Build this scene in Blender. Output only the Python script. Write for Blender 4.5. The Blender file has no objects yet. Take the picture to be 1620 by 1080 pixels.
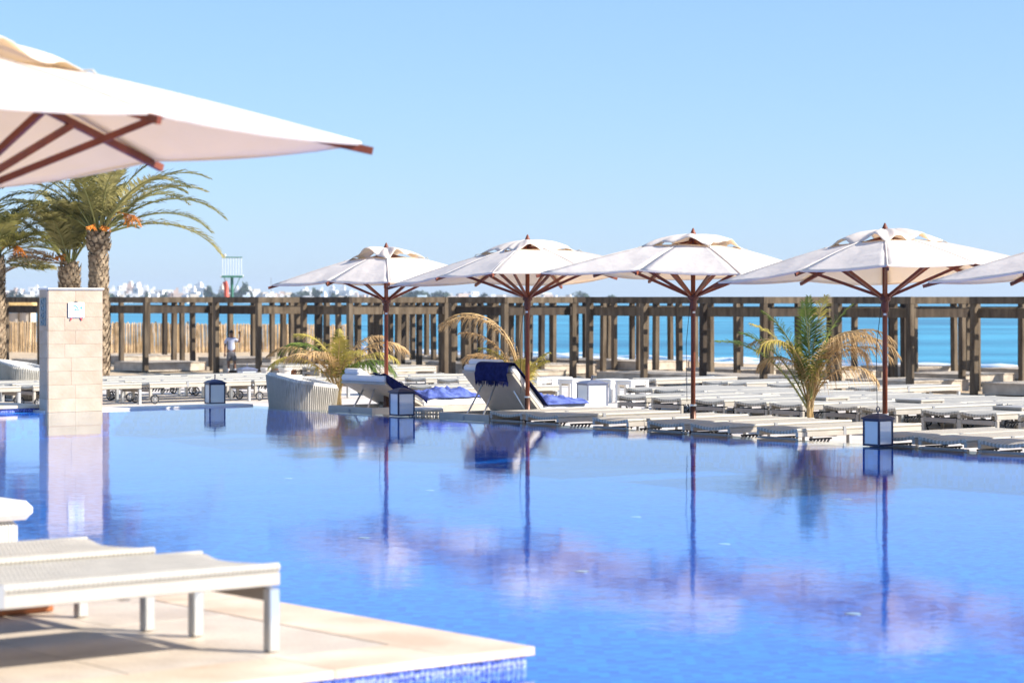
import bpy, math, random
from mathutils import Vector, Matrix, noise
random.seed(7)
R = math.radians
scene = bpy.context.scene
COL = scene.collection

# ------------------------------------------------------------------ camera, world, sun, exposure
HC, FP, HY, CX = 1.487, 3825.0, 472.0, 810.0       # eye height over the pool, focal length in photo pixels, horizon row, centre column
cam_d = bpy.data.cameras.new("camera"); cam = bpy.data.objects.new("camera", cam_d); COL.objects.link(cam)
cam.location = (0, 0, HC); cam.rotation_euler = (R(90), 0, 0)
cam_d.sensor_width = 36; cam_d.lens = 85; cam_d.shift_y = -(540 - HY) / 1620
cam_d.clip_start = 0.1; cam_d.clip_end = 30000
cam_d.dof.use_dof = True; cam_d.dof.focus_distance = 28; cam_d.dof.aperture_fstop = 3.6
scene.camera = cam
SUN_AZ, SUN_EL = R(104.8), R(33)                    # azimuth clockwise from +Y
SV = Vector((math.sin(SUN_AZ) * math.cos(SUN_EL), math.cos(SUN_AZ) * math.cos(SUN_EL), math.sin(SUN_EL)))
world = bpy.data.worlds.new("World"); scene.world = world; world.use_nodes = True
wn = world.node_tree; wn.nodes.clear()
sky = wn.nodes.new("ShaderNodeTexSky"); sky.sky_type = 'NISHITA'; sky.sun_disc = False
sky.sun_elevation = SUN_EL; sky.sun_rotation = SUN_AZ; sky.altitude = 0; sky.air_density = 1.0; sky.dust_density = 0.2; sky.ozone_density = 3.0
tint = wn.nodes.new("ShaderNodeMix"); tint.data_type = 'RGBA'; tint.blend_type = 'MULTIPLY'; tint.inputs[0].default_value = 1
tint.inputs[7].default_value = (0.74, 0.875, 1.12, 1)
air = wn.nodes.new("ShaderNodeMix"); air.data_type = 'RGBA'; air.inputs[0].default_value = 0.4; air.inputs[7].default_value = (2.4, 3.95, 6.9, 1)   # flat bright blue mixed into the whole sky to soften its gradient
bgn = wn.nodes.new("ShaderNodeBackground"); bgn.inputs[1].default_value = 0.092
outw = wn.nodes.new("ShaderNodeOutputWorld")
wn.links.new(sky.outputs[0], tint.inputs[6]); wn.links.new(tint.outputs[2], air.inputs[6]); wn.links.new(air.outputs[2], bgn.inputs[0]); wn.links.new(bgn.outputs[0], outw.inputs[0])
sun_d = bpy.data.lights.new("sun", 'SUN'); sun_d.energy = 5.0; sun_d.angle = R(0.53); sun_d.color = (1, 0.94, 0.85)
sun = bpy.data.objects.new("sun", sun_d); COL.objects.link(sun); sun.location = SV * 60
sun.rotation_euler = SV.to_track_quat('Z', 'Y').to_euler()
scene.view_settings.view_transform = 'Standard'; scene.view_settings.look = 'None'
scene.view_settings.gamma = 1; scene.view_settings.exposure = 0.88
scene.cycles.use_denoising = True
scene.cycles.max_bounces = 8; scene.cycles.transparent_max_bounces = 12
scene.cycles.sample_clamp_indirect = 8

# ------------------------------------------------------------------ site axes: a runs along the far pool edge, b away from the pool to the sea
TH = R(-51.0)
E1 = Vector((math.cos(TH), math.sin(TH), 0)); E2 = Vector((-math.sin(TH), math.cos(TH), 0))
C0 = Vector((-3.84, 33.36, 0))
def P(a, b, z=0.0): v = C0 + E1 * a + E2 * b; return Vector((v.x, v.y, z))
def AB(v): d = Vector((v[0], v[1], 0)) - C0; return d.dot(E1), d.dot(E2)
def at_b(px, b, z=0.0):
    k = (px - CX) / FP; Y = (b + C0.dot(E2)) / (k * E2.x + E2.y); return Vector((k * Y, Y, z))
def at_Y(px, Y, z=0.0): return Vector(((px - CX) / FP * Y, Y, z))
def gz(px, py, z): Y = (HC - z) * FP / (py - HY); return Vector(((px - CX) / FP * Y, Y, z))
ZT, ZD, ZB, ZS = -0.24, 0.087, -1.41, -1.9; ZF = -0.34           # low terrace, stone deck, beach, sea

# ------------------------------------------------------------------ mesh helpers
class MB:
    def __init__(s): s.v = []; s.f = []
    def add(s, vs, fs):
        o = len(s.v); s.v.extend([tuple(v) for v in vs]); s.f.extend([tuple(i + o for i in f) for f in fs]); return s
    def box(s, c, d, m=None, bev=0.0):
        x, y, z = d[0] / 2, d[1] / 2, d[2] / 2
        if bev:
            k = bev; vs = []
            for sz, ins in ((-z, k), (-z + k, 0), (z - k, 0), (z, k)):
                X, Y = x - ins, y - ins; q = min(k, X, Y) if ins == 0 else k * .3
                for (px, py) in ((X, Y - q), (X - q, Y), (-X + q, Y), (-X, Y - q), (-X, -Y + q), (-X + q, -Y), (X - q, -Y), (X, -Y + q)):
                    vs.append(Vector((px, py, sz)))
            fs = [tuple(range(7, -1, -1)), tuple(range(24, 32))]
            for l in range(3):
                for i in range(8): fs.append((l * 8 + i, l * 8 + (i + 1) % 8, l * 8 + 8 + (i + 1) % 8, l * 8 + 8 + i))
        else:
            vs = [Vector(p) for p in ((-x, -y, -z), (x, -y, -z), (x, y, -z), (-x, y, -z), (-x, -y, z), (x, -y, z), (x, y, z), (-x, y, z))]
            fs = [(0, 3, 2, 1), (4, 5, 6, 7), (0, 1, 5, 4), (1, 2, 6, 5), (2, 3, 7, 6), (3, 0, 4, 7)]
        c = Vector(c)
        vs = [((m @ v) if m else v) + c for v in vs]
        return s.add(vs, fs)
    def bar(s, p, q, w, h, up=(0, 0, 1)):
        p, q = Vector(p), Vector(q); d = (q - p); L = d.length; d.normalize()
        u = Vector(up)
        if abs(d.dot(u)) > .98: u = Vector((0, 1, 0))
        sx = d.cross(u).normalized(); uz = sx.cross(d)
        m = Matrix((d, sx, uz)).transposed()
        return s.box((p + q) / 2, (L, w, h), m)
    def tube(s, pts, rad, n=8, cap=True):
        pts = [Vector(p) for p in pts]; k = len(pts)
        if not isinstance(rad, (list, tuple)): rad = [rad] * k
        vs = []; fs = []; prev = None
        for i, p in enumerate(pts):
            t = (pts[min(i + 1, k - 1)] - pts[max(i - 1, 0)]).normalized()
            if prev is None:
                u = Vector((0, 0, 1)) if abs(t.z) < .9 else Vector((1, 0, 0)); x = t.cross(u).normalized()
            else:
                x = (prev - t * prev.dot(t)).normalized()
            prev = x; y = t.cross(x)
            for j in range(n):
                A = 2 * math.pi * j / n; vs.append(p + (x * math.cos(A) + y * math.sin(A)) * rad[i])
        for i in range(k - 1):
            for j in range(n): fs.append((i * n + j, i * n + (j + 1) % n, (i + 1) * n + (j + 1) % n, (i + 1) * n + j))
        if cap: fs.append(tuple(range(n - 1, -1, -1))); fs.append(tuple((k - 1) * n + j for j in range(n)))
        return s.add(vs, fs)
    def lathe(s, prof, n=16, c=(0, 0, 0)):
        c = Vector(c); vs = []; fs = []; k = len(prof)
        for (r, z) in prof:
            for j in range(n): A = 2 * math.pi * j / n; vs.append(c + Vector((r * math.cos(A), r * math.sin(A), z)))
        for i in range(k - 1):
            for j in range(n): fs.append((i * n + j, i * n + (j + 1) % n, (i + 1) * n + (j + 1) % n, (i + 1) * n + j))
        fs.append(tuple(range(n - 1, -1, -1))); fs.append(tuple((k - 1) * n + j for j in range(n)))
        return s.add(vs, fs)
    def torus(s, c, R_, r, axis='x', n=20, m=6):
        c = Vector(c); vs = []; fs = []
        for i in range(n):
            A = 2 * math.pi * i / n
            for j in range(m):
                B = 2 * math.pi * j / m; q = R_ + r * math.cos(B); w = r * math.sin(B)
                p = {'x': (w, q * math.cos(A), q * math.sin(A)), 'y': (q * math.cos(A), w, q * math.sin(A)), 'z': (q * math.cos(A), q * math.sin(A), w)}[axis]
                vs.append(c + Vector(p))
        for i in range(n):
            for j in range(m): fs.append((i * m + j, ((i + 1) % n) * m + j, ((i + 1) % n) * m + (j + 1) % m, i * m + (j + 1) % m))
        return s.add(vs, fs)
    def grid(s, nx, ny, fn):
        vs = [fn(i / nx, j / ny) for j in range(ny + 1) for i in range(nx + 1)]
        fs = [(j * (nx + 1) + i, j * (nx + 1) + i + 1, (j + 1) * (nx + 1) + i + 1, (j + 1) * (nx + 1) + i) for j in range(ny) for i in range(nx)]
        return s.add(vs, fs)
    def mesh(s, name, mat, smooth=False):
        me = bpy.data.meshes.new(name); me.from_pydata(s.v, [], s.f); me.update()
        if mat: me.materials.append(mat)
        if smooth: me.polygons.foreach_set("use_smooth", [True] * len(me.polygons))
        return me
    def build(s, name, mat, parent=None, loc=(0, 0, 0), rz=0.0, smooth=False, kind=None):
        return put(name, s.mesh(name, mat, smooth), parent, loc, rz, kind)
def put(name, me, parent=None, loc=(0, 0, 0), rz=0.0, kind=None):
    o = bpy.data.objects.new(name, me); COL.objects.link(o); o.location = loc; o.rotation_euler = (0, 0, rz)
    if parent: o.parent = parent
    if kind: o["kind"] = kind
    return o
def tag(o, label, cat, group=None):
    o["label"] = label; o["category"] = cat
    if group: o["group"] = group
    return o
def thing(name, label, cat, loc=(0, 0, 0), rz=0.0, group=None):
    return tag(put(name, None, None, loc, rz), label, cat, group)
def kids(o): return list(CH.get(o.name, [])) if False else [c for c in COL.objects if c.parent == o]
def family(root):
    """the thing's objects as (object, index of its parent in the list)"""
    out = [(root, -1)]; i = 0
    while i < len(out):
        for c in kids(out[i][0]): out.append((c, i))
        i += 1
    return out
def copy_family(fam, loc, rz, label, group=None):
    new = []
    for o, pi in fam:
        c = o.copy(); COL.objects.link(c)
        if pi >= 0: c.parent = new[pi]
        new.append(c)
    r = new[0]; r.location = loc; r.rotation_euler = (0, 0, rz); r["label"] = label
    if group: r["group"] = group
    return r
ORD = ["", "first", "second", "third", "fourth", "fifth", "sixth", "seventh", "eighth", "ninth", "tenth", "eleventh", "twelfth", "thirteenth", "fourteenth",
       "fifteenth", "sixteenth", "seventeenth", "eighteenth", "nineteenth", "twentieth"]
TENS = {2: "twenty", 3: "thirty", 4: "forty", 5: "fifty", 6: "sixty", 7: "seventy", 8: "eighty", 9: "ninety"}
def nth(n):
    if n <= 20: return ORD[n]
    return (TENS[n // 10] + "-" + ORD[n % 10]) if n % 10 else TENS[n // 10][:-1] + "ieth"

# ------------------------------------------------------------------ materials
def mat(name, col, rough=.6, var=0.0, vscale=6.0, bump=0.0, bscale=30.0, metal=0.0, spec=.4, col2=None, stretch=None, detail=4, dist=.02):
    m = bpy.data.materials.new(name); m.use_nodes = True; t = m.node_tree; b = t.nodes["Principled BSDF"]
    b.inputs["Base Color"].default_value = (*col, 1); b.inputs["Roughness"].default_value = rough; b.inputs["Metallic"].default_value = metal
    b.inputs["Specular IOR Level"].default_value = spec
    tc = t.nodes.new("ShaderNodeTexCoord"); src = tc.outputs["Object"]
    if stretch:
        mp = t.nodes.new("ShaderNodeMapping"); mp.inputs["Scale"].default_value = stretch; t.links.new(src, mp.inputs[0]); src = mp.outputs[0]
    if var or col2:
        oi = t.nodes.new("ShaderNodeObjectInfo"); ad = t.nodes.new("ShaderNodeVectorMath"); ad.operation = 'ADD'
        sc_ = t.nodes.new("ShaderNodeMath"); sc_.operation = 'MULTIPLY'; sc_.inputs[1].default_value = 37
        t.links.new(oi.outputs["Random"], sc_.inputs[0]); t.links.new(src, ad.inputs[0]); t.links.new(sc_.outputs[0], ad.inputs[1])
        nz = t.nodes.new("ShaderNodeTexNoise"); nz.inputs["Scale"].default_value = vscale; nz.inputs["Detail"].default_value = detail
        t.links.new(ad.outputs[0], nz.inputs["Vector"])
        rp = t.nodes.new("ShaderNodeValToRGB"); c2 = col2 or col
        rp.color_ramp.elements[0].position = .32; rp.color_ramp.elements[1].position = .68
        rp.color_ramp.elements[0].color = (*[max(0, c * (1 - var)) for c in col], 1); rp.color_ramp.elements[1].color = (*[min(1, c * (1 + var)) for c in c2], 1)
        t.links.new(nz.outputs["Fac"], rp.inputs[0])
        hv = t.nodes.new("ShaderNodeHueSaturation"); mr = t.nodes.new("ShaderNodeMapRange")
        mr.inputs[3].default_value = 1 - var * .5; mr.inputs[4].default_value = 1 + var * .5
        t.links.new(oi.outputs["Random"], mr.inputs[0]); t.links.new(mr.outputs[0], hv.inputs["Value"])
        t.links.new(rp.outputs[0], hv.inputs["Color"]); t.links.new(hv.outputs[0], b.inputs["Base Color"])
    if bump:
        n2 = t.nodes.new("ShaderNodeTexNoise"); n2.inputs["Scale"].default_value = bscale; n2.inputs["Detail"].default_value = 5
        t.links.new(src, n2.inputs["Vector"]); bp = t.nodes.new("ShaderNodeBump"); bp.inputs["Strength"].default_value = bump; bp.inputs["Distance"].default_value = dist
        t.links.new(n2.outputs["Fac"], bp.inputs["Height"]); t.links.new(bp.outputs[0], b.inputs["Normal"])
    return m
def weave_mat(name, col, pitch=.012, depth=.6, cross=True, rough=.6):
    m = mat(name, col, rough, .08, 9); t = m.node_tree; b = t.nodes["Principled BSDF"]
    tc = t.nodes.new("ShaderNodeTexCoord"); prev = None
    outs = []
    for d in (('Y', 'X') if cross else ('Y',)):
        w = t.nodes.new("ShaderNodeTexWave"); w.bands_direction = d; w.inputs["Scale"].default_value = 0.314159 / pitch * (1 if d == 'Y' else .45)
        w.inputs["Distortion"].default_value = .4; w.inputs["Detail Scale"].default_value = .3
        t.links.new(tc.outputs["Object"], w.inputs["Vector"]); outs.append(w.outputs["Fac"])
    src = outs[0]
    if cross:
        mu = t.nodes.new("ShaderNodeMath"); mu.operation = 'MAXIMUM'; t.links.new(outs[0], mu.inputs[0]); t.links.new(outs[1], mu.inputs[1]); src = mu.outputs[0]
    bp = t.nodes.new("ShaderNodeBump"); bp.inputs["Strength"].default_value = depth; bp.inputs["Distance"].default_value = .004
    t.links.new(src, bp.inputs["Height"]); t.links.new(bp.outputs[0], b.inputs["Normal"])
    old = b.inputs["Base Color"].links[0].from_socket
    mx = t.nodes.new("ShaderNodeMix"); mx.data_type = 'RGBA'; mx.blend_type = 'MULTIPLY'; mx.inputs[0].default_value = 1
    rp = t.nodes.new("ShaderNodeValToRGB"); rp.color_ramp.elements[0].color = (.50, .48, .45, 1); rp.color_ramp.elements[1].color = (1, 1, 1, 1)
    t.links.new(src, rp.inputs[0]); t.links.new(old, mx.inputs[6]); t.links.new(rp.outputs[0], mx.inputs[7]); t.links.new(mx.outputs[2], b.inputs["Base Color"])
    return m
def cloth_mat(name, col, trans=.35, tcol=None, wr=.4):
    m = mat(name, col, .8, .035, 3, wr, 5, spec=.15, dist=.05); t = m.node_tree; b = t.nodes["Principled BSDF"]; o = t.nodes["Material Output"]
    tr = t.nodes.new("ShaderNodeBsdfTranslucent"); tr.inputs[0].default_value = (*(tcol or col), 1)
    mx = t.nodes.new("ShaderNodeMixShader"); mx.inputs[0].default_value = trans
    t.links.new(b.outputs[0], mx.inputs[1]); t.links.new(tr.outputs[0], mx.inputs[2]); t.links.new(mx.outputs[0], o.inputs[0])
    return m
def leaf_mat(name, col, col2, trans=.3):
    m = mat(name, col, .5, .25, 2.5, col2=col2, spec=.3); t = m.node_tree; b = t.nodes["Principled BSDF"]; o = t.nodes["Material Output"]
    tr = t.nodes.new("ShaderNodeBsdfTranslucent"); t.links.new(b.inputs["Base Color"].links[0].from_socket, tr.inputs[0])
    mx = t.nodes.new("ShaderNodeMixShader"); mx.inputs[0].default_value = trans
    t.links.new(b.outputs[0], mx.inputs[1]); t.links.new(tr.outputs[0], mx.inputs[2]); t.links.new(mx.outputs[0], o.inputs[0])
    return m
M = {}
M['canopy'] = cloth_mat("canopy cloth", (.90, .875, .84), .44, (.93, .745, .50))
M['vent'] = cloth_mat("vent cloth", (.88, .85, .80), .44, (.93, .73, .47))
M['teak'] = mat("oiled teak", (.20, .050, .022), .45, .22, 10, .15, 60, stretch=(1, 1, .15), spec=.35)
M['teak2'] = mat("dark teak", (.13, .035, .02), .5, .25, 10, .15, 60)
M['orange_wood'] = mat("varnished base wood", (.36, .115, .03), .5, .25, 8, .1, 40)
M['bronze'] = mat("bronze metal", (.10, .05, .035), .4, metal=.6)
M['steel'] = mat("brushed steel", (.62, .61, .58), .32, .06, 10, .05, 80, metal=.85)
M['alu'] = mat("pale aluminium", (.43, .385, .32), .45, .08, 6, metal=.1)
M['rail'] = mat("taupe end rail", (.30, .26, .22), .5, .1, 6)
M['plank'] = mat("bleached plank", (.42, .35, .27), .85, .16, 2.5, .3, 26, col2=(.5, .43, .34), spec=.15)
M['sling'] = weave_mat("woven sling", (.52, .475, .39), .021, .9)
M['edging'] = mat("woven edging", (.47, .435, .36), .6, .06, 20)
M['black'] = mat("black rubber", (.02, .02, .022), .55, .2, 10)
M['grey'] = mat("grey plastic", (.28, .28, .28), .5)
M['cushion'] = mat("off white cushion", (.78, .75, .70), .85, .04, 4, .3, 9, spec=.1)
M['navy'] = mat("navy towel", (.012, .016, .075), .95, .3, 20, .4, 120, spec=.05)
M['blue_towel'] = mat("blue towel", (.06, .09, .30), .95, .3, 10, .5, 90, spec=.05, col2=(.11, .15, .40))
M['wicker'] = weave_mat("white wicker", (.66, .63, .57), .02, .8)
M['lantern'] = mat("navy lantern metal", (.02, .026, .07), .4, .2, 20, metal=.3)
M['lantern_pale'] = mat("grey lantern metal", (.17, .18, .24), .45, .15, 20, metal=.3)
M['candle'] = mat("candle wax", (.8, .77, .7), .5)
M['wood_grey'] = mat("weathered timber", (.085, .062, .042), .85, .22, 5, .6, 30, col2=(.130, .10, .068), spec=.1, stretch=(1, 1, .22))
M['wood_dark'] = mat("stained timber", (.045, .034, .027), .85, .22, 5, .6, 30, col2=(.07, .054, .04), spec=.1, stretch=(1, 1, .22))
M['reed'] = mat("dry reed", (.50, .34, .17), .85, .25, 2, col2=(.62, .44, .24), spec=.1)
M['stone'] = mat("cream stone slab", (.455, .345, .235), .7, .05, 4, .2, 25, col2=(.50, .39, .28), spec=.25)
M['stone_core'] = mat("stone joint", (.44, .345, .25), .85)
M['stone_cap'] = mat("pale stone cap", (.74, .69, .60), .6, .05, 8)
M['paver'] = mat("beige paving stone", (.52, .43, .335), .6, .055, 3.5, .18, 40, col2=(.58, .49, .385), spec=.3)
M['coping'] = mat("peach coping stone", (.64, .47, .315), .6, .10, 2.2, .15, 35, col2=(.70, .565, .415), spec=.3, stretch=(1, 1, 1))
M['joint'] = mat("mortar joint", (.46, .375, .285), .9)
M['terrace'] = mat("pale terrace paving", (.56, .485, .41), .75, .08, 1.2, .2, 30, col2=(.62, .55, .475))
M['mosaic_a'] = mat("cobalt mosaic tile", (.07, .10, .48), .2, .45, 60, col2=(.20, .25, .70), spec=.6, detail=0)
M['grout'] = mat("pale grout", (.62, .63, .72), .8)
M['sand'] = mat("beach sand", (.47, .355, .23), .95, .09, .8, .8, 3.5, col2=(.54, .415, .275), spec=.1, dist=.10)
M['white_wall'] = mat("whitewash", (.80, .785, .76), .8, .05, .3)
M['cream_wall'] = mat("cream render", (.66, .57, .46), .8, .06, .3)
M['pink_wall'] = mat("pinkish render", (.60, .46, .38), .8, .06, .3)
M['dark_glass'] = mat("dark window", (.05, .06, .08), .2)
M['hill'] = mat("headland scrub", (.10, .115, .085), .95, .3, .03, col2=(.22, .2, .15))
M['far_leaf'] = mat("far foliage", (.028, .05, .032), .9, .3, .3, col2=(.05, .08, .05))
M['trunk'] = mat("palm bark", (.12, .078, .05), .9, .35, 7, .8, 18, col2=(.24, .17, .11), spec=.1)
M['trunk_scale'] = mat("palm leaf base", (.16, .112, .072), .9, .45, 9, .6, 30, col2=(.31, .235, .155), spec=.1)
M['palm'] = leaf_mat("palm leaf", (.11, .12, .03), (.30, .27, .085))
M['palm_light'] = leaf_mat("palm leaf olive", (.23, .215, .065), (.44, .38, .15))
M['young'] = leaf_mat("young palm leaf", (.06, .12, .02), (.17, .22, .04))
M['yellowing'] = leaf_mat("yellowing palm leaf", (.28, .24, .035), (.48, .38, .09))
M['dry'] = leaf_mat("dry palm leaf", (.33, .19, .07), (.56, .38, .18))
M['rachis'] = mat("palm rib", (.36, .22, .08), .6, .2, 5, col2=(.46, .32, .13))
M['rachis_green'] = mat("green palm rib", (.22, .22, .07), .6, .2, 5)
M['dates'] = mat("date stalks", (.62, .21, .025), .6, .25, 20)
M['terracotta'] = mat("terracotta", (.45, .19, .09), .8, .15, 12)
M['pot_white'] = mat("limewashed pot", (.66, .60, .52), .8, .1, 12)
M['skin'] = mat("skin", (.20, .095, .055), .6)
M['shirt'] = mat("pale blue shirt", (.50, .53, .66), .85, .06, 8)
M['shorts'] = mat("grey shorts", (.16, .15, .155), .9, .1, 8)
M['hair'] = mat("black hair", (.012, .01, .01), .7)
M['shoe'] = mat("red shoe", (.28, .04, .03), .7)
M['sock'] = mat("white sock", (.7, .68, .64), .8)
M['tower_green'] = mat("green painted steel", (.05, .19, .13), .5, .2, 6)
M['tower_white'] = mat("white painted rail", (.72, .76, .78), .5)
M['flag'] = mat("faded red cloth", (.62, .14, .10), .8, .08, 4)
M['sign_white'] = mat("white enamel board", (.80, .80, .82), .4)
M['sign_blue'] = mat("pale blue print", (.10, .33, .62), .5)
M['sign_red'] = mat("red bracket", (.55, .06, .07), .5)
M['grille'] = mat("grey green grille", (.20, .25, .24), .5, .1, 10)
M['straw'] = mat("straw roof", (.52, .35, .13), .9, .2, 3, .6, 20, col2=(.62, .44, .2))
M['foam'] = mat("sea foam", (.85, .87, .88), .9, .05, 2, .5, 8)

def glass_mat():
    m = bpy.data.materials.new("frosted pane"); m.use_nodes = True; t = m.node_tree; t.nodes.clear()
    o = t.nodes.new("ShaderNodeOutputMaterial"); tr = t.nodes.new("ShaderNodeBsdfTransparent"); tr.inputs[0].default_value = (.93, .95, .97, 1)
    g = t.nodes.new("ShaderNodeBsdfGlossy"); g.inputs[1].default_value = .08; g.inputs[0].default_value = (1, 1, 1, 1)
    d = t.nodes.new("ShaderNodeBsdfDiffuse"); d.inputs[0].default_value = (.82, .86, .88, 1)
    tl = t.nodes.new("ShaderNodeBsdfTranslucent"); tl.inputs[0].default_value = (.85, .9, .93, 1)
    m0 = t.nodes.new("ShaderNodeMixShader"); m0.inputs[0].default_value = .25
    m1 = t.nodes.new("ShaderNodeMixShader"); m1.inputs[0].default_value = .78
    m2 = t.nodes.new("ShaderNodeMixShader"); m2.inputs[0].default_value = .10
    t.links.new(d.outputs[0], m0.inputs[1]); t.links.new(tl.outputs[0], m0.inputs[2])
    t.links.new(tr.outputs[0], m1.inputs[1]); t.links.new(m0.outputs[0], m1.inputs[2])
    t.links.new(m1.outputs[0], m2.inputs[1]); t.links.new(g.outputs[0], m2.inputs[2]); t.links.new(m2.outputs[0], o.inputs[0])
    return m
M['pane'] = glass_mat()
def water_mat():
    m = bpy.data.materials.new("pool water"); m.use_nodes = True; t = m.node_tree; t.nodes.clear()
    o = t.nodes.new("ShaderNodeOutputMaterial")
    tc = t.nodes.new("ShaderNodeTexCoord")
    n1 = t.nodes.new("ShaderNodeTexNoise"); n1.inputs["Scale"].default_value = 13.0; n1.inputs["Detail"].default_value = 5; n1.inputs["Roughness"].default_value = .55
    n2 = t.nodes.new("ShaderNodeTexNoise"); n2.inputs["Scale"].default_value = 1.1; n2.inputs["Detail"].default_value = 2
    for n in (n1, n2): t.links.new(tc.outputs["Object"], n.inputs["Vector"])
    b1 = t.nodes.new("ShaderNodeBump"); b1.inputs["Strength"].default_value = .019; b1.inputs["Distance"].default_value = .03
    b2 = t.nodes.new("ShaderNodeBump"); b2.inputs["Strength"].default_value = .05; b2.inputs["Distance"].default_value = .05
    t.links.new(n1.outputs["Fac"], b1.inputs["Height"]); t.links.new(n2.outputs["Fac"], b2.inputs["Height"]); t.links.new(b2.outputs[0], b1.inputs["Normal"])
    fr = t.nodes.new("ShaderNodeFresnel"); t.links.new(b1.outputs[0], fr.inputs["Normal"])
    ge = t.nodes.new("ShaderNodeNewGeometry"); io = t.nodes.new("ShaderNodeMapRange"); io.inputs[3].default_value = 1.33; io.inputs[4].default_value = 1 / 1.33
    t.links.new(ge.outputs["Backfacing"], io.inputs[0]); t.links.new(io.outputs[0], fr.inputs[0])
    tr = t.nodes.new("ShaderNodeBsdfTransparent"); tr.inputs[0].default_value = (.62, .85, .97, 1)
    g = t.nodes.new("ShaderNodeBsdfGlossy"); g.inputs["Roughness"].default_value = .006; g.inputs[0].default_value = (1, 1, 1, 1); t.links.new(b1.outputs[0], g.inputs["Normal"])
    mx = t.nodes.new("ShaderNodeMixShader"); t.links.new(fr.outputs[0], mx.inputs[0]); t.links.new(tr.outputs[0], mx.inputs[1]); t.links.new(g.outputs[0], mx.inputs[2])
    t.links.new(mx.outputs[0], o.inputs[0]); return m
M['water'] = water_mat()
def mosaic_floor():
    m = bpy.data.materials.new("pool mosaic"); m.use_nodes = True; t = m.node_tree; b = t.nodes["Principled BSDF"]
    tc = t.nodes.new("ShaderNodeTexCoord"); v = t.nodes.new("ShaderNodeTexVoronoi"); v.feature = 'F1'; v.distance = 'CHEBYCHEV'
    v.inputs["Scale"].default_value = 20; v.inputs["Randomness"].default_value = 0.0
    t.links.new(tc.outputs["Object"], v.inputs["Vector"])
    rp = t.nodes.new("ShaderNodeValToRGB"); wn_ = t.nodes.new("ShaderNodeTexWhiteNoise"); t.links.new(v.outputs["Position"], wn_.inputs[0])
    rp.color_ramp.elements[0].color = (.001, .085, .42, 1); rp.color_ramp.elements[1].color = (.004, .30, .88, 1)
    t.links.new(wn_.outputs[0], rp.inputs[0]); t.links.new(rp.outputs[0], b.inputs["Base Color"]); b.inputs["Roughness"].default_value = .35
    return m
M['pool_floor'] = mosaic_floor()
def sea_mat():
    m = mat("sea", (.028, .19, .31), .35, .32, .02, .9, .35, spec=.3, col2=(.05, .26, .35), stretch=(1, 2.4, 1), dist=.5)
    return m
M['sea'] = sea_mat()

# ------------------------------------------------------------------ setting
def sheet(name, m, pts, z, kind='structure'):
    mb = MB(); vs = [(p.x, p.y, z) for p in pts]; mb.add(vs, [tuple(range(len(vs)))]); return mb.build(name, m, kind=kind)
def slab_ab(mb, a0, a1, b0, b1, z0, z1):
    vs = [P(a0, b0, z0), P(a1, b0, z0), P(a1, b1, z0), P(a0, b1, z0), P(a0, b0, z1), P(a1, b0, z1), P(a1, b1, z1), P(a0, b1, z1)]
    return mb.add(vs, [(0, 3, 2, 1), (4, 5, 6, 7), (0, 1, 5, 4), (1, 2, 6, 5), (2, 3, 7, 6), (3, 0, 4, 7)])
A_TIP, B_TIP = AB(gz(847, 1022, ZD))
A_END = A_TIP + 6.5
BL = -2.95                                                    # the left rim of the pool ends at the stone pillar
water = MB(); water.add([P(a, b, 0) for a, b in ((0.0, .325), (A_END, .325), (A_END, -26), (0.0, -26))], [(0, 3, 2, 1)])
w = water.build("pool_water", M['water'], kind='structure')
if w.data.polygons[0].normal.z < 0: w.data.flip_normals()
pf = MB(); slab_ab(pf, -.3, A_END + .3, -26.3, .28, -.9, ZF); pf.build("pool_floor", M['pool_floor'], kind='structure')
pw = MB(); slab_ab(pw, 0, A_END + .3, .05, .325, ZF, -.03); slab_ab(pw, A_END, A_END + .3, -26.3, .05, ZF, -.01); slab_ab(pw, -.3, A_END, -26.3, -26, ZF, -.01)
slab_ab(pw, -.3, 0, -26, .05, ZF, -.005)
pw.build("pool_wall", M['pool_floor'], kind='structure')
rim = MB(); slab_ab(rim, -.42, -.002, -2.9, .32, -.24, .022); rim.build("pool_rim", M['stone_cap'], kind='structure')
tr_ = MB(); slab_ab(tr_, -14.6, 40, .33, 12.4, -.5, ZT); slab_ab(tr_, -60, -14.6, .33, 7.5, -.5, ZT); slab_ab(tr_, -60, -.43, -30, .33, -.5, ZT); tr_.build("terrace", M['terrace'], kind='structure')
rw = MB(); slab_ab(rw, -14.6, 40, 12.405, 12.7, -1.6, ZT + .01); slab_ab(rw, -60, -14.61, 7.505, 7.8, -1.6, ZT + .01); rw.build("terrace_edge", M['stone_cap'], kind='structure')
def beach_z(b): 
    if b < 58: return ZB
    return ZB - (b - 58) * .04
bch = MB()
def bfn(u, v):
    a = -230 + 400 * u; b = 7.6 + 83 * v; p = P(a, b); z = beach_z(b) + .10 * noise.noise((p.x * .35, p.y * .35, 0)) + .05 * noise.noise((p.x * 1.3, p.y * 1.3, 3)) - .03
    return (p.x, p.y, z)
bch.grid(260, 90, bfn); bch.build("beach", M['sand'], smooth=True, kind='structure')
sea = MB(); sea.add([P(a, b, ZS) for a, b in ((-3800, 66), (3800, 66), (3800, 3800), (-3800, 3800))], [(0, 1, 2, 3)]); sea.build("sea", M['sea'], kind='structure')
sb_ = MB(); sb_.add([P(a, b, -6) for a, b in ((-3800, -250), (3800, -250), (3800, 3800), (-3800, 3800))], [(0, 1, 2, 3)]); sb_.build("ground", M['sand'], kind='structure')
fo = MB()
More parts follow.
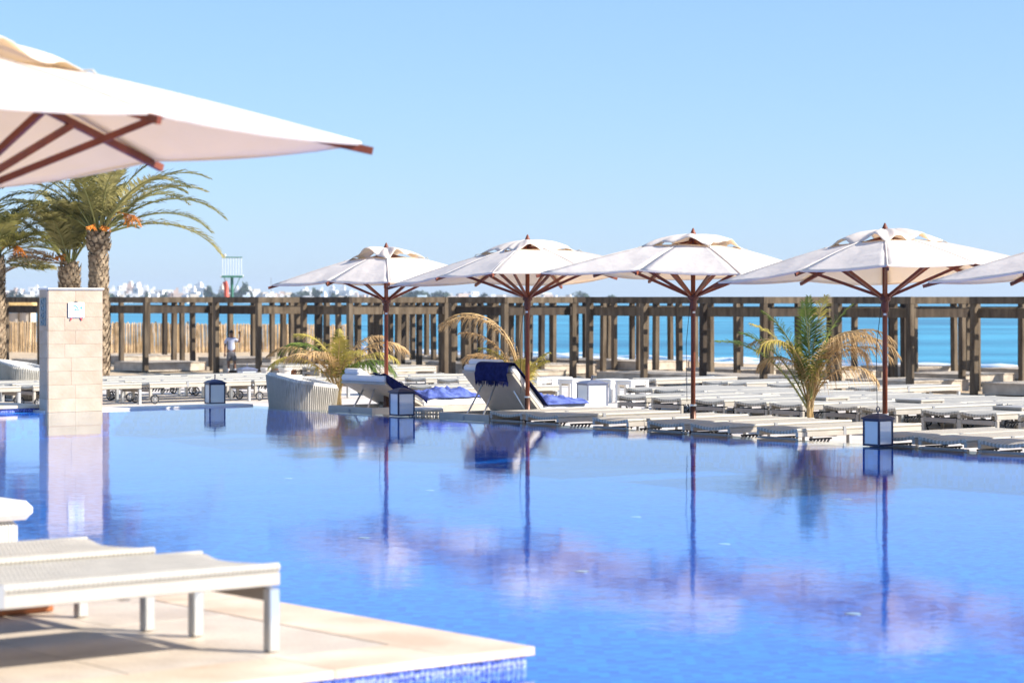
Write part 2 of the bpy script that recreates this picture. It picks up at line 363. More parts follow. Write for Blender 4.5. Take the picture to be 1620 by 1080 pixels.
for r_ in range(3):
    b0 = 70.2 + r_ * 2.6
    def ff(u, v, b0=b0, r_=r_):
        a = -110 + 170 * u; n_ = noise.noise((a * .12, r_ * 9, 0)); wd = .9 * max(.02, noise.noise((a * .2, r_ * 5, 4)) + .25)
        p = P(a, b0 + n_ * 1.2 + (v - .5) * wd); return (p.x, p.y, ZS + .05 + .22 * math.sin(math.pi * v) * max(.1, noise.noise((a * .5, 1, r_)) + .4))
    fo.grid(220, 3, ff)
fo.build("surf", M['foam'], smooth=True, kind='stuff')

# ---- near stone deck: pavers, coping stones, mosaic skirt
deck = thing("stone_deck", "beige stone pool deck with peach coping and a blue mosaic skirt, carrying the near loungers", "deck", (0, 0, 0))
dk = MB(); slab_ab(dk, A_TIP - 14, A_TIP - .03, B_TIP - 9, B_TIP - .03, -.035, ZD - .035); dk.build("deck_base", M['joint'], deck)
dk = MB(); slab_ab(dk, A_TIP - 14, A_TIP - .028, B_TIP - 9, B_TIP - .028, -.8, -.036); dk.build("deck_footing", M['pool_floor'], deck)
def stone_ab(a0, a1, b0, b1, z0, z1, name, m, j=.0014):
    mb = MB(); cx, cy = (a0 + a1) / 2, (b0 + b1) / 2; dz = random.uniform(-.0012, .0012)
    mb.box((0, 0, (z1 - z0) / 2), (a1 - a0 - j * 2, b1 - b0 - j * 2, z1 - z0 + dz), bev=.0016)
    return mb.build(name, m, deck, P(cx, cy, z0), TH)
cw = .42; a = A_TIP
# coping along the far edge (b = B_TIP) and along the near skirt (a = A_TIP)
stone_ab(A_TIP - 1.25, A_TIP, B_TIP - cw, B_TIP, ZD - .035, ZD, "coping_stone", M['coping'])
x = A_TIP - 1.25
while x > A_TIP - 6.5:
    stone_ab(x - .9, x, B_TIP - cw, B_TIP, ZD - .035, ZD, "coping_stone", M['coping']); x -= .9
y = B_TIP - cw
for k, L_ in enumerate((.56, .9, .9, .9, .9)):
    stone_ab(A_TIP - cw, A_TIP, y - L_, y, ZD - .035, ZD, "coping_stone", M['coping']); y -= L_
x = A_TIP - cw; i = 0
while x > A_TIP - 6.6:
    y = B_TIP - cw - (.0 if i % 2 == 0 else .0)
    while y > B_TIP - cw - 5:
        stone_ab(x - .6, x, y - .6, y, ZD - .033, ZD - .003, "paving_stone", M['paver'], .0014); y -= .6
    x -= .6; i += 1
sk = MB(); 
for k in range(150):
    for r_ in range(5):
        c = P(A_TIP - .026, B_TIP - .043 - k * .0255, ZD - .0495 - r_ * .0255)
        sk.box(c, (.008, .0205, .0205), Matrix.Rotation(TH, 3, 'Z'))
for k in range(100):
    for r_ in range(5):
        c = P(A_TIP - .045 - k * .0255, B_TIP - .026, ZD - .0495 - r_ * .0255)
        sk.box(c, (.0205, .008, .0205), Matrix.Rotation(TH, 3, 'Z'))
sk.build("mosaic_tile", M['mosaic_a'], deck, kind='stuff')
gr_ = MB(); slab_ab(gr_, A_TIP - .2, A_TIP - .027, B_TIP - 4, B_TIP - .027, -.0355, ZD - .0355); slab_ab(gr_, A_TIP - 3, A_TIP - .21, B_TIP - .2, B_TIP - .0275, -.0355, ZD - .0355); gr_.build("grout", M['grout'], deck)

# ---- far left platform
a_p, b_p = AB(gz(69.5, 650.5, 0))
plat = thing("raised_platform", "narrow raised stone platform with blue mosaic skirt left of the stone pillar", "platform")
pm = MB(); slab_ab(pm, a_p - 1.6, a_p - .03, b_p - 9, b_p - .03, -1.3, ZD - .04); pm.build("platform_base", M['grout'], plat)
y = b_p
while y > b_p - 5:
    mb = MB(); mb.box((0, 0, .02), (1.7, .89, .042), bev=.006); mb.build("coping_stone", M['coping'], plat, P(a_p - .84, y - .45, ZD - .0395), TH); y -= .9
sk = MB()
for k in range(160):
    for r_ in range(4):
        sk.box(P(a_p - .027, b_p - .045 - k * .0255, ZD - .054 - r_ * .0255), (.008, .0225, .0225), Matrix.Rotation(TH, 3, 'Z'))
sk.build("mosaic_tile", M['mosaic_a'], plat, kind='stuff')

# ---- stone pillar with sign
pil = thing("stone_pillar", "tall cream stone pillar wall clad in slabs at the pool corner", "pillar", P(-.06, -2.48, 0), TH)
PW, PT, PH = .80, .22, 1.60
MB().box((0, 0, PH / 2 - .15), (PT - .02, PW - .02, PH + .3)).build("pillar_core", M['stone_core'], pil)
rows = 9; rh = PH / rows
for r_ in range(rows + 1):
    z = (r_ - 1) * rh
    cut = random.choice((.3, .42, .5)); 
    for (y0, y1) in ((-PW / 2, -PW / 2 + PW * cut), (-PW / 2 + PW * cut, PW / 2)):
        mb = MB(); mb.box((0, 0, 0), (.02, y1 - y0 - .0016, rh - .0016), bev=.0014); mb.build("stone_slab", M['stone'], pil, (PT / 2 - .002 + random.uniform(0, .003), (y0 + y1) / 2, z + rh / 2))
    mb = MB(); mb.box((0, 0, 0), (PT - .005, .02, rh - .0016), bev=.0014); mb.build("stone_slab", M['stone'], pil, (0, -PW / 2 - .001, z + rh / 2))
MB().box((0, 0, PH + .012), (PT + .06, PW + .03, .024), bev=.004).build("cap_stone", M['stone_cap'], pil)
g = MB().box((0, -PW / 2 - .013, 1.31), (.15, .012, .36))
for k in range(4): g.torus((0, -PW / 2 - .022, 1.18 + k * .088), .032, .008, 'y', 10, 5)
for k in range(5): g.box((0, -PW / 2 - .022, 1.135 + k * .088), (.13, .012, .01))
g.build("side_grille", M['grille'], pil)
sg = thing("swim_sign", "small white board with a pale blue swimmer pictogram hung on the stone pillar", "sign", P(-.06, -2.48, 0) + E1 * (PT / 2 + .012), TH)
sz = 1.335
MB().box((.012, 0, sz), (.008, .235, .20), bev=.002).build("board", M['sign_white'], sg)
mb = MB()
def disc(mb, y, z, r, n=14): mb.add([(.0175, y + r * math.cos(2 * math.pi * k / n), z + r * math.sin(2 * math.pi * k / n)) for k in range(n)], [tuple(range(n))])
def stroke(mb, pts, w_):
    for (p, q) in zip(pts, pts[1:]): mb.bar((.0165, *p), (.0165, *q), w_, .002, up=(1, 0, 0))
disc(mb, .072, sz + .028, .018)
stroke(mb, [(-.045, sz + .055), (-.01, sz + .055), (.03, sz + .012)], .016); stroke(mb, [(.0, sz + .02), (-.03, sz + .0), (.04, sz + .0)], .012)
mb.build("swimmer_print", M['sign_blue'], sg)
mb = MB()
for k in range(4): stroke(mb, [(-.085 + q * .017, sz - .028 - k * .017 + (.004 if q % 2 else 0)) for q in range(11)], .005)
mb.build("wave_print", M['sign_blue'], sg)
mb = MB(); mb.bar((.008, -.06, sz - .09), (.008, -.085, sz - .135), .018, .01, up=(1, 0, 0)); mb.bar((.008, .06, sz - .09), (.008, .085, sz - .135), .018, .01, up=(1, 0, 0)); mb.build("bracket", M['sign_red'], sg)
MB().box((.006, 0, sz + .108), (.012, .04, .014)).build("hook", M['black'], sg)

# ---- pool floor lights
lights_px = [(920, 904), (1350, 971), (576, 851), (1006, 818), (790, 737), (456, 757), (680, 776), (1340, 790), (1146, 861)]
for i, (px, py) in enumerate(lights_px):
    p = gz(px, py, ZF)
    t = thing("pool_light", ["round pool light under the water, right of the second parasol's white reflection", "round pool light under the water, nearest the bottom right", "round pool light under the water near the lounger corner",
        "round pool light in mid pool, between two umbrella reflections", "small round pool light just left of the second pole's reflection", "small round pool light off the wicker chair", "small round pool light between first two pole reflections",
        "round pool light left of the rightmost pole's reflection", "round pool light right of the third pole's reflection"][i], "pool light", (p.x, p.y, ZF), 0, "lights in the pool floor")
    MB().lathe([(.05, .0), (.05, .004), (.045, .006)], 16).build("rim", M['steel'], t)
    MB().lathe([(.042, .003), (.042, .007), (.02, .009)], 16).build("lens", M['sign_white'], t)

# ------------------------------------------------------------------ sun loungers
W_, L_, H_ = .62, 1.95, .35
def make_lounger():
    t = thing("sun_lounger", "x", "sun lounger")
    hw, hl = W_ / 2, L_ / 2
    f = MB()
    for s in (-1, 1): f.box((s * (hw - .02), 0, H_ - .061), (.04, L_ - .006, .052), bev=.004)
    for y in (-.35, .3): f.box((0, y, H_ - .085), (W_ - .086, .03, .03))
    f.build("frame", M['alu'], t)
    for y in (-hl + .02, hl - .02): MB().box((0, y, H_ - .125), (W_ - .104, .035, .055), bev=.004).build("end_rail", M['rail'], t)
    for s in (-1, 1):
        MB().box((s * (hw - .025), hl - .028, (H_ - .098) / 2), (.05, .05, H_ - .10), bev=.005).build("leg", M['steel'], t)
        MB().box((s * (hw - .025), -hl + .028, .075 + (H_ - .175) / 2), (.045, .045, H_ - .175), bev=.005).build("leg", M['alu'], t)
    sl = MB()
    def sf(u, v):
        x = (u - .5) * (W_ - .03); y = (v - .5) * (L_ - .02)
        e = 1 - (2 * u - 1) ** 2; endk = 1 - min(1, (1 - abs(2 * v - 1)) * 6)
        return (x, y, H_ + .006 - .012 * (2 * u - 1) ** 16 - e * (.004 + .034 * endk * endk))
    sl.grid(10, 30, sf)
    sl.grid(10, 3, lambda u, v: (lambda p: (p[0], -hl + .01 - .006 * math.sin(v * 3), p[2] - v * .035))(sf(u, 0)))
    sl.grid(10, 3, lambda u, v: (lambda p: (p[0], hl - .01 + .006 * math.sin(v * 3), p[2] - v * .035))(sf(1 - u, 1)))
    sl.build("sling", M['sling'], t, smooth=True)
    for s in (-1, 1):
        n = 190; pts = [(s * (hw - .022), -hl + L_ * i / n, H_ - .016) for i in range(n + 1)]
        MB().tube(pts, [.021 if i % 2 else .0178 for i in range(n + 1)], 6).build("edging", M['edging'], t)
    for s in (-1, 1):
        rk = MB(); rk.box((s * (hw - .075), -hl + .42, H_ - .12), (.012, .34, .018))
        for k in range(6): rk.bar((s * (hw - .075), -hl + .28 + k * .055, H_ - .125), (s * (hw - .075), -hl + .25 + k * .055, H_ - .165), .014, .018)
        rk.build("backrest_rack", M['black'], t)
        MB().box((s * (hw - .02), -hl + .72, H_ - .04), (.046, .045, .085)).build("hinge", M['grey'], t)
    for s in (-1, 1):
        wv = MB().torus((0, 0, 0), .068, .012, 'x', 18, 6).build("wheel", M['black'], t, (s * (hw + .012), -hl + .09, .08))
        sp = MB()
        for k in range(4):
            A = math.pi * k / 4; sp.bar((0, -.06 * math.cos(A), -.06 * math.sin(A)), (0, .06 * math.cos(A), .06 * math.sin(A)), .008, .012, up=(1, 0, 0))
        sp.tube([(-.012, 0, 0), (.012, 0, 0)], .02, 8); sp.build("spokes", M['grey'], wv)
    ax = MB().tube([(-hw, -hl + .09, .08), (hw, -hl + .09, .08)], .01, 6); ax.build("axle", M['steel'], t)
    return t
lounger0 = make_lounger(); lf = family(lounger0); used = False
GL = "white sun loungers on the pool terrace"
def lounger_at(a_left, b_front, z, label, drot=0.0, ext=0.0):
    global used
    loc = P(a_left + W_ / 2, b_front + L_ / 2, z)
    if not used:
        used = True; lounger0.location = loc; lounger0.rotation_euler = (0, 0, TH + drot); lounger0["label"] = label; lounger0["group"] = GL; return lounger0
    return copy_family(lf, loc, TH + drot, label, GL)
# the two near loungers on the stone deck
ca, cb = AB(gz(444.6, 1030, ZD)); 
lounger_at(ca - W_, cb - L_, ZD, "large white woven lounger in the foreground, nearest the deck corner, with bright steel legs")
ca2, cb2 = AB(gz(247, 997, ZD))
lounger_at(ca2 - W_, cb2 - L_, ZD, "white woven foreground lounger partly behind the one nearest the deck corner")
def rowof(pxs, b, fmt, extra=None):
    for i, px in enumerate(pxs):
        p = at_b(px, b); a_, b_ = AB(p)
        lounger_at(a_, b_ + random.uniform(-.05, .05), ZT, fmt % nth(i + 1), R(random.uniform(-.9, .9)))
rowof([770, 832, 936, 1024, 1095, 1194, 1372, 1454, 1547], .37, "flat shaded sun lounger at the far pool edge, %s from the raised daybeds")
rowof([972, 1031, 1099, 1160, 1218, 1301, 1358, 1453, 1518, 1610], 4.85, "white wheeled lounger in the second row behind the pool edge, %s from left")
rowof([992, 1030, 1068, 1120, 1160, 1218, 1258, 1318, 1360, 1422, 1466, 1530, 1590], 6.9, "pale sun lounger in the third row back from the pool, %s from left")
rowof([1000, 1112, 1140, 1215, 1340], 9.9, "white lounger in the backmost row near the timber cabanas, %s from left")
rowof([645, 697], 4.9, "white lounger on the terrace behind the raised daybeds, %s from left")
rowof([568, 640, 690], 7.2, "white lounger farther back between the two drooping dry palms, %s from left")
rowof([425, 480, 540], 9.6, "white lounger behind the wicker tub chair near the terracotta pots, %s from left")
k = 0
for r_, a_ in enumerate((-6.7, -7.7, -8.6, -9.6)):
    for c_, b_ in enumerate((-2.05, .12, 2.2, 4.25)):
        if (r_, c_) in ((3, 0), (2, 0)): continue
        lounger_at(a_, b_ + random.uniform(-.06, .06) + r_ * .15, ZT, "side-on white lounger near the stone pillar, %s from left, %s line from pool" % (nth(c_ + 1 - (1 if r_ > 1 else 0)), nth(r_ + 1)), R(random.uniform(-1, 1)))

# ------------------------------------------------------------------ padded daybeds with raised backs
def daybed(a_left, b_front, ang, lab, side):
    W, L, H = 1.0, 1.98, .30
    t = thing("daybed", lab, "daybed", P(a_left + W / 2, b_front + L / 2, ZT), TH, "padded daybeds with raised backs")
    hw, hl = W / 2, L / 2; f = MB()
    for s in (-1, 1): f.box((s * (hw - .025), 0, H - .045), (.05, L - .1, .09), bev=.004)
    for y in (-hl + .025, hl - .025): f.box((0, y, H - .045), (W, .05, .088), bev=.004)
    f.box((0, .35, H - .03), (W - .104, L * .55, .03)); f.build("frame", M['alu'], t)
    MB().box((0, -hl - .003, H - .045), (.03, .012, .03)).build("bolt", M['grey'], t)
    for sx in (-1, 1):
        for sy in (-1, 1): MB().box((sx * (hw - .035), sy * (hl - .035), (H - .092) / 2), (.06, .06, H - .094), bev=.005).build("leg", M['alu'], t)
    hy = -hl + .82; PLn = .68
    ca_, sa_ = math.cos(ang), math.sin(ang)
    def bp(x, s_, n_): return (x, hy - s_ * ca_ + n_ * sa_, H + s_ * sa_ + n_ * ca_)
    def rbox(name, m, x0, x1, s0, s1, n0, n1, par):
        mb = MB(); cxx = (x0 + x1) / 2
        mm = Matrix(((1, 0, 0), (0, -ca_, sa_), (0, sa_, ca_)))
        c = Vector(bp(cxx, (s0 + s1) / 2, (n0 + n1) / 2)); mb.box(c, (x1 - x0, s1 - s0, n1 - n0), mm, bev=.02 if n1 - n0 > .05 else .004)
        return mb.build(name, m, par)
    bk = rbox("backrest", M['alu'], -hw, hw, 0, PLn, 0, .03, t)
    rbox("backrest_cushion", M['cushion'], -hw + .01, hw - .01, .0, PLn + .04, .032, .12, t)
    rbox("headrest", M['cushion'], -hw + .05, -hw + .38 if side else hw - .3, PLn - .16, PLn + .06, .12, .20, t)
    for sx, q in ((-.28, .45), (.05, .5), (.30, .38)):
        mb = MB(); mb.bar(bp(sx * W, q, -.004), (sx * W + .12, hy - .65 * (1 if q > .4 else .2), H - .03), .016, .016); mb.build("support_strut", M['steel'], t)
    mt = MB()
    def mf(u, v):
        x = (u - .5) * (W - .03); y = hy + v * (hl - hy - .02)
        ex = min(u, 1 - u, .08) / .08; ey = min(v, 1 - v, .06) / .06
        return (x, y, H + .02 + .085 * min(1, (ex * ey) ** .4) + .012 * math.sin(v * 9) * ex)
    mt.grid(14, 18, mf); mt.build("mattress", M['cushion'], t, smooth=True)
    MB().box((0, (hy + hl) / 2, H + .03), (W - .04, hl - hy - .03, .05)).build("mattress_base", M['cushion'], t)
    return t, bp, hy, H, hw, hl, PLn
def cloth(name, fn, nx, ny, m, label, thick=.008, fringe=None, cat="towel", group=None):
    t = thing(name, label, cat, (0, 0, 0), 0, group)
    mb = MB(); mb.grid(nx, ny, fn); o = mb.build("cloth", m, t, smooth=True)
    s = o.modifiers.new("thick", 'SOLIDIFY'); s.thickness = thick
    if fringe:
        fm = MB()
        for (p, d) in fringe: fm.tube([p, Vector(p) + Vector(d) * .5, Vector(p) + Vector(d)], [.006, .007, .003], 4)
        fm.build("fringe", m, t)
    return t
def to_w(t, p): return Matrix.Translation(t.location) @ Matrix.Rotation(t.rotation_euler.z, 4, 'Z') @ Vector(p)
# big daybed
a_, b_ = AB(at_b(695, .42)); t2, bp, hy, H, hw, hl, PLn = daybed(a_, b_, R(47), "white padded daybed with steeply raised back carrying a navy fringed towel", False)
def nav(u, v):
    x = -.12 + (hw + .13 + .01) * u + .02 * math.sin(v * 7)
    s_ = -.55 + v * 1.12          # runs up the front face, over the top, down the back
    wob = .012 * math.sin(u * 9 + v * 4) + .008 * math.sin(u * 23)
    top = PLn + .055
    L1 = .55
    d = v * 1.15
    if d < .75: p = bp(x, top - .75 + d, .135 + wob * .5)
    elif d < .95: 
        k = (d - .75) / .2; p = bp(x, top + .05 * math.sin(math.pi * k), .135 - .175 * k)
    else:
        q = Vector(bp(x, top, -.04)); p = (q.x, q.y - .012 + wob, q.z - (d - .95) * .55 - .05 * (1 - u) * 0)
    return to_w(t2, p)
fr = []
for k in range(34):
    p = nav(k / 33, 1.0); fr.append((p, Vector((random.uniform(-.01, .01), 0, -random.uniform(.04, .075)))))
cloth("towel", nav, 26, 34, M['navy'], "dark navy towel with fringe draped over the steeply raised daybed back", fringe=fr)
def heap(t, x0, x1, y0, y1, z, amp, seed):
    def f(u, v):
        x = x0 + (x1 - x0) * u; y = y0 + (y1 - y0) * v
        e = min(u, 1 - u, v, 1 - v) * 6; e = min(1, e)
        n_ = abs(noise.noise((x * 5 + seed, y * 6, seed))) + .6 * abs(noise.noise((x * 14, y * 9 + seed, 2)))
        return to_w(t, (x + .04 * noise.noise((y * 6, seed, 1)), y + .04 * noise.noise((x * 6, seed, 5)), z + e * amp * (.35 + n_)))
    return f
cloth("towel", heap(t2, -.42, .5, hy + .12, hl - .35, H + .105, .10, 3.1), 30, 30, M['blue_towel'], "rumpled blue towel on the mattress right behind the second pole")
# lower daybed
a_, b_ = AB(at_b(519, .42)); t1, bp1, hy1, H1, hw1, hl1, PL1 = daybed(a_, b_, R(26), "white padded daybed with half raised back beside the wicker tub chair", True)
def nav1(u, v):
    x = hw1 - .30 + .33 * u; d = v * 1.0; top = PL1 + .05; wob = .012 * math.sin(u * 9 + v * 5)
    if u > .85: 
        q = Vector(bp1(hw1 + .012, top - d * .75, .13)); return to_w(t1, (q.x + .01, q.y, q.z - (u - .85) / .15 * (.10 + .06 * math.sin(v * 6))))
    return to_w(t1, bp1(x / .85 * .85, top - d * .75, .135 + wob))
cloth("towel", nav1, 14, 24, M['navy'], "navy towel hanging over the side of the half raised daybed back")
cloth("towel", heap(t1, -.4, .48, hy1 + .1, hl1 - .1, H1 + .105, .11, 8.7), 30, 30, M['blue_towel'], "crumpled blue towel lying along the mattress behind the half raised back")

# ------------------------------------------------------------------ wicker tub chairs
def tub(loc, lab, rz=TH):
    t = thing("tub_chair", lab, "wicker chair", loc, rz, "low white wicker tub chairs")
    n = 44; out = []; 
    def ring(off, A):
        ex, ey = .46 - off, .40 - off; c, s_ = math.cos(A), math.sin(A)
        p = 4.0; r = 1 / ((abs(c) / ex) ** p + (abs(s_) / ey) ** p) ** (1 / p); return r * c, r * s_
    def top(x, y=0.0): return .57 - .058 * x / .46 - .050 * y / .40
    mb = MB(); vs = []; fs = []; lev = 8
    for l in range(lev + 1):
        for j in range(n):
            A = 2 * math.pi * j / n; off = .03 * (1 - l / lev); x, y = ring(off, A); vs.append((x * (1 - .06 * (1 - l / lev)), y * (1 - .06 * (1 - l / lev)), .02 + (top(x, y) - .02) * l / lev))
    for l in range(4):
        for j in range(n):
            A = 2 * math.pi * j / n; x, y = ring(.07 + .01 * l, A); vs.append((x, y, top(x, y) - .1 * l))
    tot = lev + 1 + 4
    for l in range(tot - 1):
        for j in range(n): fs.append((l * n + j, l * n + (j + 1) % n, (l + 1) * n + (j + 1) % n, (l + 1) * n + j))
    mb.add(vs, fs); mb.build("shell", M['wicker'], t, smooth=True)
    st = MB()
    for j in range(0, n * 2):
        A = math.pi * j / n; x0, y0 = ring(.024, A); x1, y1 = ring(-.006, A)
        st.tube([(x0 * .94, y0 * .94, .02), (x1, y1, top(x1, y1))], .009, 4)
    st.build("wicker_stake", M['edging'], t, kind='stuff')
    MB().tube([(lambda q: (q[0], q[1], top(q[0], q[1]) + .008))(ring(.032, 2 * math.pi * j / n)) for j in range(n + 1)], .034, 8, cap=False).build("top_roll", M['wicker'], t, smooth=True)
    MB().box((0, 0, .26), (.72, .62, .12), bev=.03).build("seat_cushion", M['cushion'], t)
    return t
p = at_b(478, .98, ZT); tub(p, "low white wicker tub chair at the pool edge, left of the half raised daybed")
p = at_Y(38, 41.2, ZT); tub(p, "white wicker tub chair behind the loungers left of the stone pillar")

# ------------------------------------------------------------------ umbrellas
def umbrella(loc, Rr, rot, tilt, hs, lab, base=None, seed=0):
    """Rr: half diagonal, tilt: (angle, direction) of the canopy"""
    rnd = random.Random(seed)
    t = thing("parasol", lab, "parasol", loc, rot, "square white canvas parasols with teak poles")
    zc, zt_, zm = 2.42 * hs, 1.965 * hs, 2.0 * hs
    TM = Matrix.Identity(4)
    if tilt: TM = Matrix.Translation((0, 0, 2.3)) @ Matrix.Rotation(tilt[0], 4, Vector((math.cos(tilt[1] - rot), math.sin(tilt[1] - rot), 0))) @ Matrix.Translation((0, 0, -2.3))
    def T(p): return TM @ Vector(p)
    def edge(k):   # 8 rib ends: even = corner
        A = math.pi / 4 * k; r = Rr if k % 2 == 0 else Rr * math.cos(math.pi / 4) * 1.0
        return Vector((r * math.cos(A), r * math.sin(A), zt_ if k % 2 == 0 else zm))
    ap = Vector((0, 0, zc)); t0 = .27
    cv = MB(); nu, nv = 10, 14
    for k in range(8):
        e0, e1 = edge(k), edge((k + 1) % 8)
        def fn(u, v, e0=e0, e1=e1, k=k):
            f_ = t0 + (1 - t0) * v; e = e0.lerp(e1, u); p = ap.lerp(e, f_)
            p.z += .035 * Rr / 1.75 * math.sin(math.pi * f_) * .6            # ribs bow slightly
            p.z -= .030 * math.sin(math.pi * u) * (f_ ** 1.5) * (1 - .35 * f_)      # cloth sags between ribs
            p.z += .012 * noise.noise((p.x * 3 + seed, p.y * 3, k)) * (1 if 0 < u < 1 else .0)
            return T(p)
        cv.grid(nu, nv, fn)
    c = cv.build("canopy", M['canopy'], t, smooth=True)
    sd = c.modifiers.new("thick", 'SOLIDIFY'); sd.thickness = .005; sd.offset = 0
    hm = MB()
    for k in range(8):
        e0, e1 = edge(k), edge((k + 1) % 8)
        pts = []
        for i in range(9):
            u = i / 8; q = e0.lerp(e1, u); q.z -= .030 * math.sin(math.pi * u) * .65; pts.append(T(q))
        hm.tube(pts, .009, 5)
    hm.build("hem", M['canopy'], t)
    for k in range(8):
        e = edge(k); pts = []
        for i in range(9):
            f_ = t0 + (1 - t0) * i / 8; p = ap.lerp(e, f_); p.z += .035 * Rr / 1.75 * math.sin(math.pi * f_) * .6 + .003; pts.append(T(p))
        MB().tube(pts, .0075, 5).build("seam", M['canopy'], t, smooth=True)
    vt = MB(); nth_ = 80; lv = 9
    rv = t0 * 1.27
    def vf(u, v):
        A = 2 * math.pi * u; kk = A / (math.pi / 4); k0 = int(kk) % 8; f_ = kk - int(kk)
        e = edge(k0).lerp(edge((k0 + 1) % 8), f_); e.z = 0
        tied = abs(math.cos(A * 2)) ** 8                     # tied down at the four corners, lifted by the wind between them
        lift = .12 * (1 - tied) * max(-.1, .42 + 1.5 * noise.noise((math.cos(A) * 1.6 + seed * 3.7, math.sin(A) * 1.6, seed)))
        rr = rv * v * (1 - .16 * (noise.noise((math.cos(A) * 2.6, math.sin(A) * 2.6 + seed, 2)) + .3) * (1 - tied))
        z = zc + .025 - .155 * v ** 2.1 + lift * v ** 1.6 + (.014 * math.sin(A * 11 + seed * 2) + .012 * noise.noise((A * 5, v * 3, seed))) * v
        return T((e.x * rr, e.y * rr, z))
    vt.grid(nth_, lv, vf); vo = vt.build("vent_cap", M['vent'], t, smooth=True)
    sd = vo.modifiers.new("thick", 'SOLIDIFY'); sd.thickness = .004
    cr = MB()
    for k in range(0, 8, 2):
        A = math.pi / 4 * k + .0001; q = Vector(vf(A / (2 * math.pi), 1.0)); e = edge(k); g = T(ap.lerp(e, t0 + .10 + .03 * rnd.random())); g.z += .012
        cr.tube([q, q.lerp(g, .5) + Vector((0, 0, .03 * rnd.random() + .005)), g], .005, 4)
    cr.build("vent_tie", M['edging'], t)
    hub_z = 1.72 * hs
    for k in range(8):
        e = edge(k); q = ap.copy(); q.z -= .05
        end = e + Vector((e.x, e.y, 0)).normalized() * .055; end.z -= .035
        mb = MB(); mb.bar(T(q), T(end), .026, .034); mb.build("rib", M['teak'], t)
        m_ = ap.lerp(e, .56 if k % 2 == 0 else .60); m_.z -= .045
        d = Vector((e.x, e.y, 0)).normalized()
        mb = MB(); mb.bar(d * .05 + Vector((0, 0, hub_z + .03)), T(m_), .024, .032); mb.build("strut", M['teak'], t)
    MB().tube([(0, 0, .35), (0, 0, zc - .02)], .027, 12).build("pole", M['teak'], t, smooth=True)
    MB().lathe([(.030, zc - .12), (.05, zc - .10), (.05, zc - .03), (.03, zc + .0)], 14).build("top_hub", M['teak2'], t)
    MB().lathe([(.022, zc - .01), (.032, zc + .02), (.032, zc + .04), (.022, zc + .065), (.008, zc + .095), (.002, zc + .10)], 12).build("finial", M['teak'], t, smooth=True)
    MB().lathe([(.036, hub_z - .13), (.040, hub_z - .12), (.040, hub_z - .03), (.062, hub_z - .01), (.062, hub_z + .045), (.04, hub_z + .06)], 16).build("runner", M['teak2'], t)
    MB().box((0, -.037, hub_z - .16), (.03, .01, .022)).build("maker_plate", M['steel'], t)
    MB().tube([(0, 0, .0), (0, 0, .50)], .036, 12).build("sleeve", M['bronze'], t, smooth=True)
    MB().lathe([(.038, .497), (.041, .50), (.041, .515), (.033, .52)], 12).build("collar", M['steel'], t)
    kb = MB().tube([(-.03, 0, .34), (-.075, 0, .34)], .008, 6); kb.lathe([(.02, -.012), (.022, 0), (.02, .012)], 8, (-.085, 0, .34)); kb.build("clamp_knob", M['black'], t)
    sg_ = Vector((-.10, -.03, 0))
    MB().tube([(-.03, 0, hub_z + .02), sg_ * .9 + Vector((0, 0, 1.2)), sg_ * .8 + Vector((0, 0, .55))], .0035, 4).build("pull_cord", M['black'], t)
    if base: base(t)
    return t
def base_stone(t):
    MB().box((0, 0, .03), (.62, .62, .06), bev=.01).build("base_slab", M['stone_cap'], t)
    MB().box((.02, .0, .088), (.5, .5, .055), bev=.01).build("base_slab", M['stone_cap'], t)
    MB().tube([(0, 0, .117), (0, 0, .3)], .046, 12).build("base_tube", M['bronze'], t)
def base_wood(t):
    q = TH - t.rotation_euler.z
    for k in (-.16, .16): MB().box(Matrix.Rotation(q, 3, 'Z') @ Vector((k, 0, .018)), (.08, .94, .036), Matrix.Rotation(q, 3, 'Z'), bev=.004).build("base_runner", M['orange_wood'], t)
    for i in range(5): MB().box(Matrix.Rotation(q, 3, 'Z') @ Vector((0, -.376 + i * .188, .048)), (.51, .175, .022), Matrix.Rotation(q, 3, 'Z'), bev=.004).build("base_plank", M['orange_wood'], t)
    MB().tube([(0, 0, .06), (0, 0, .4)], .05, 12).build("base_tube", M['bronze'], t)
D = R(-45)
poles = [(611, 1.0, 1.52, 4, .98, (R(-1.0), R(80))), (834.5, 1.0, 1.78, -14, 1.0, (R(-3.2), R(40))), (1096.5, 1.0, 1.78, 12.5, 1.005, (R(1.2), R(120))), (1400, 1.0, 1.76, -8.4, 1.0, (R(-3.6), R(35))), (1762, 1.0, 1.76, -8, .985, (R(-3), R(30)))]
labs = ["white canvas parasol over the half raised daybed, smallest of the four beyond the pool", "white canvas parasol over the steeply raised daybed with the navy towel", "white canvas parasol with rumpled vent between the daybeds and the young palm",
        "white canvas parasol right of the young palm, with loose flapping vent", "white canvas parasol cut off by the picture's right border"]
for i, (px, b, Rr, ang, hs, tl) in enumerate(poles):
    p = at_b(px, b, ZT); umbrella(p, Rr, R(ang), tl, hs, labs[i], base_stone, i + 1)
umbrella(Vector((-2.545, 10.7, ZD)), 1.87, R(8), (R(-3.0), R(35)), 1.046, "huge white canvas parasol overhanging the top left foreground above the near loungers", base_wood, 11)

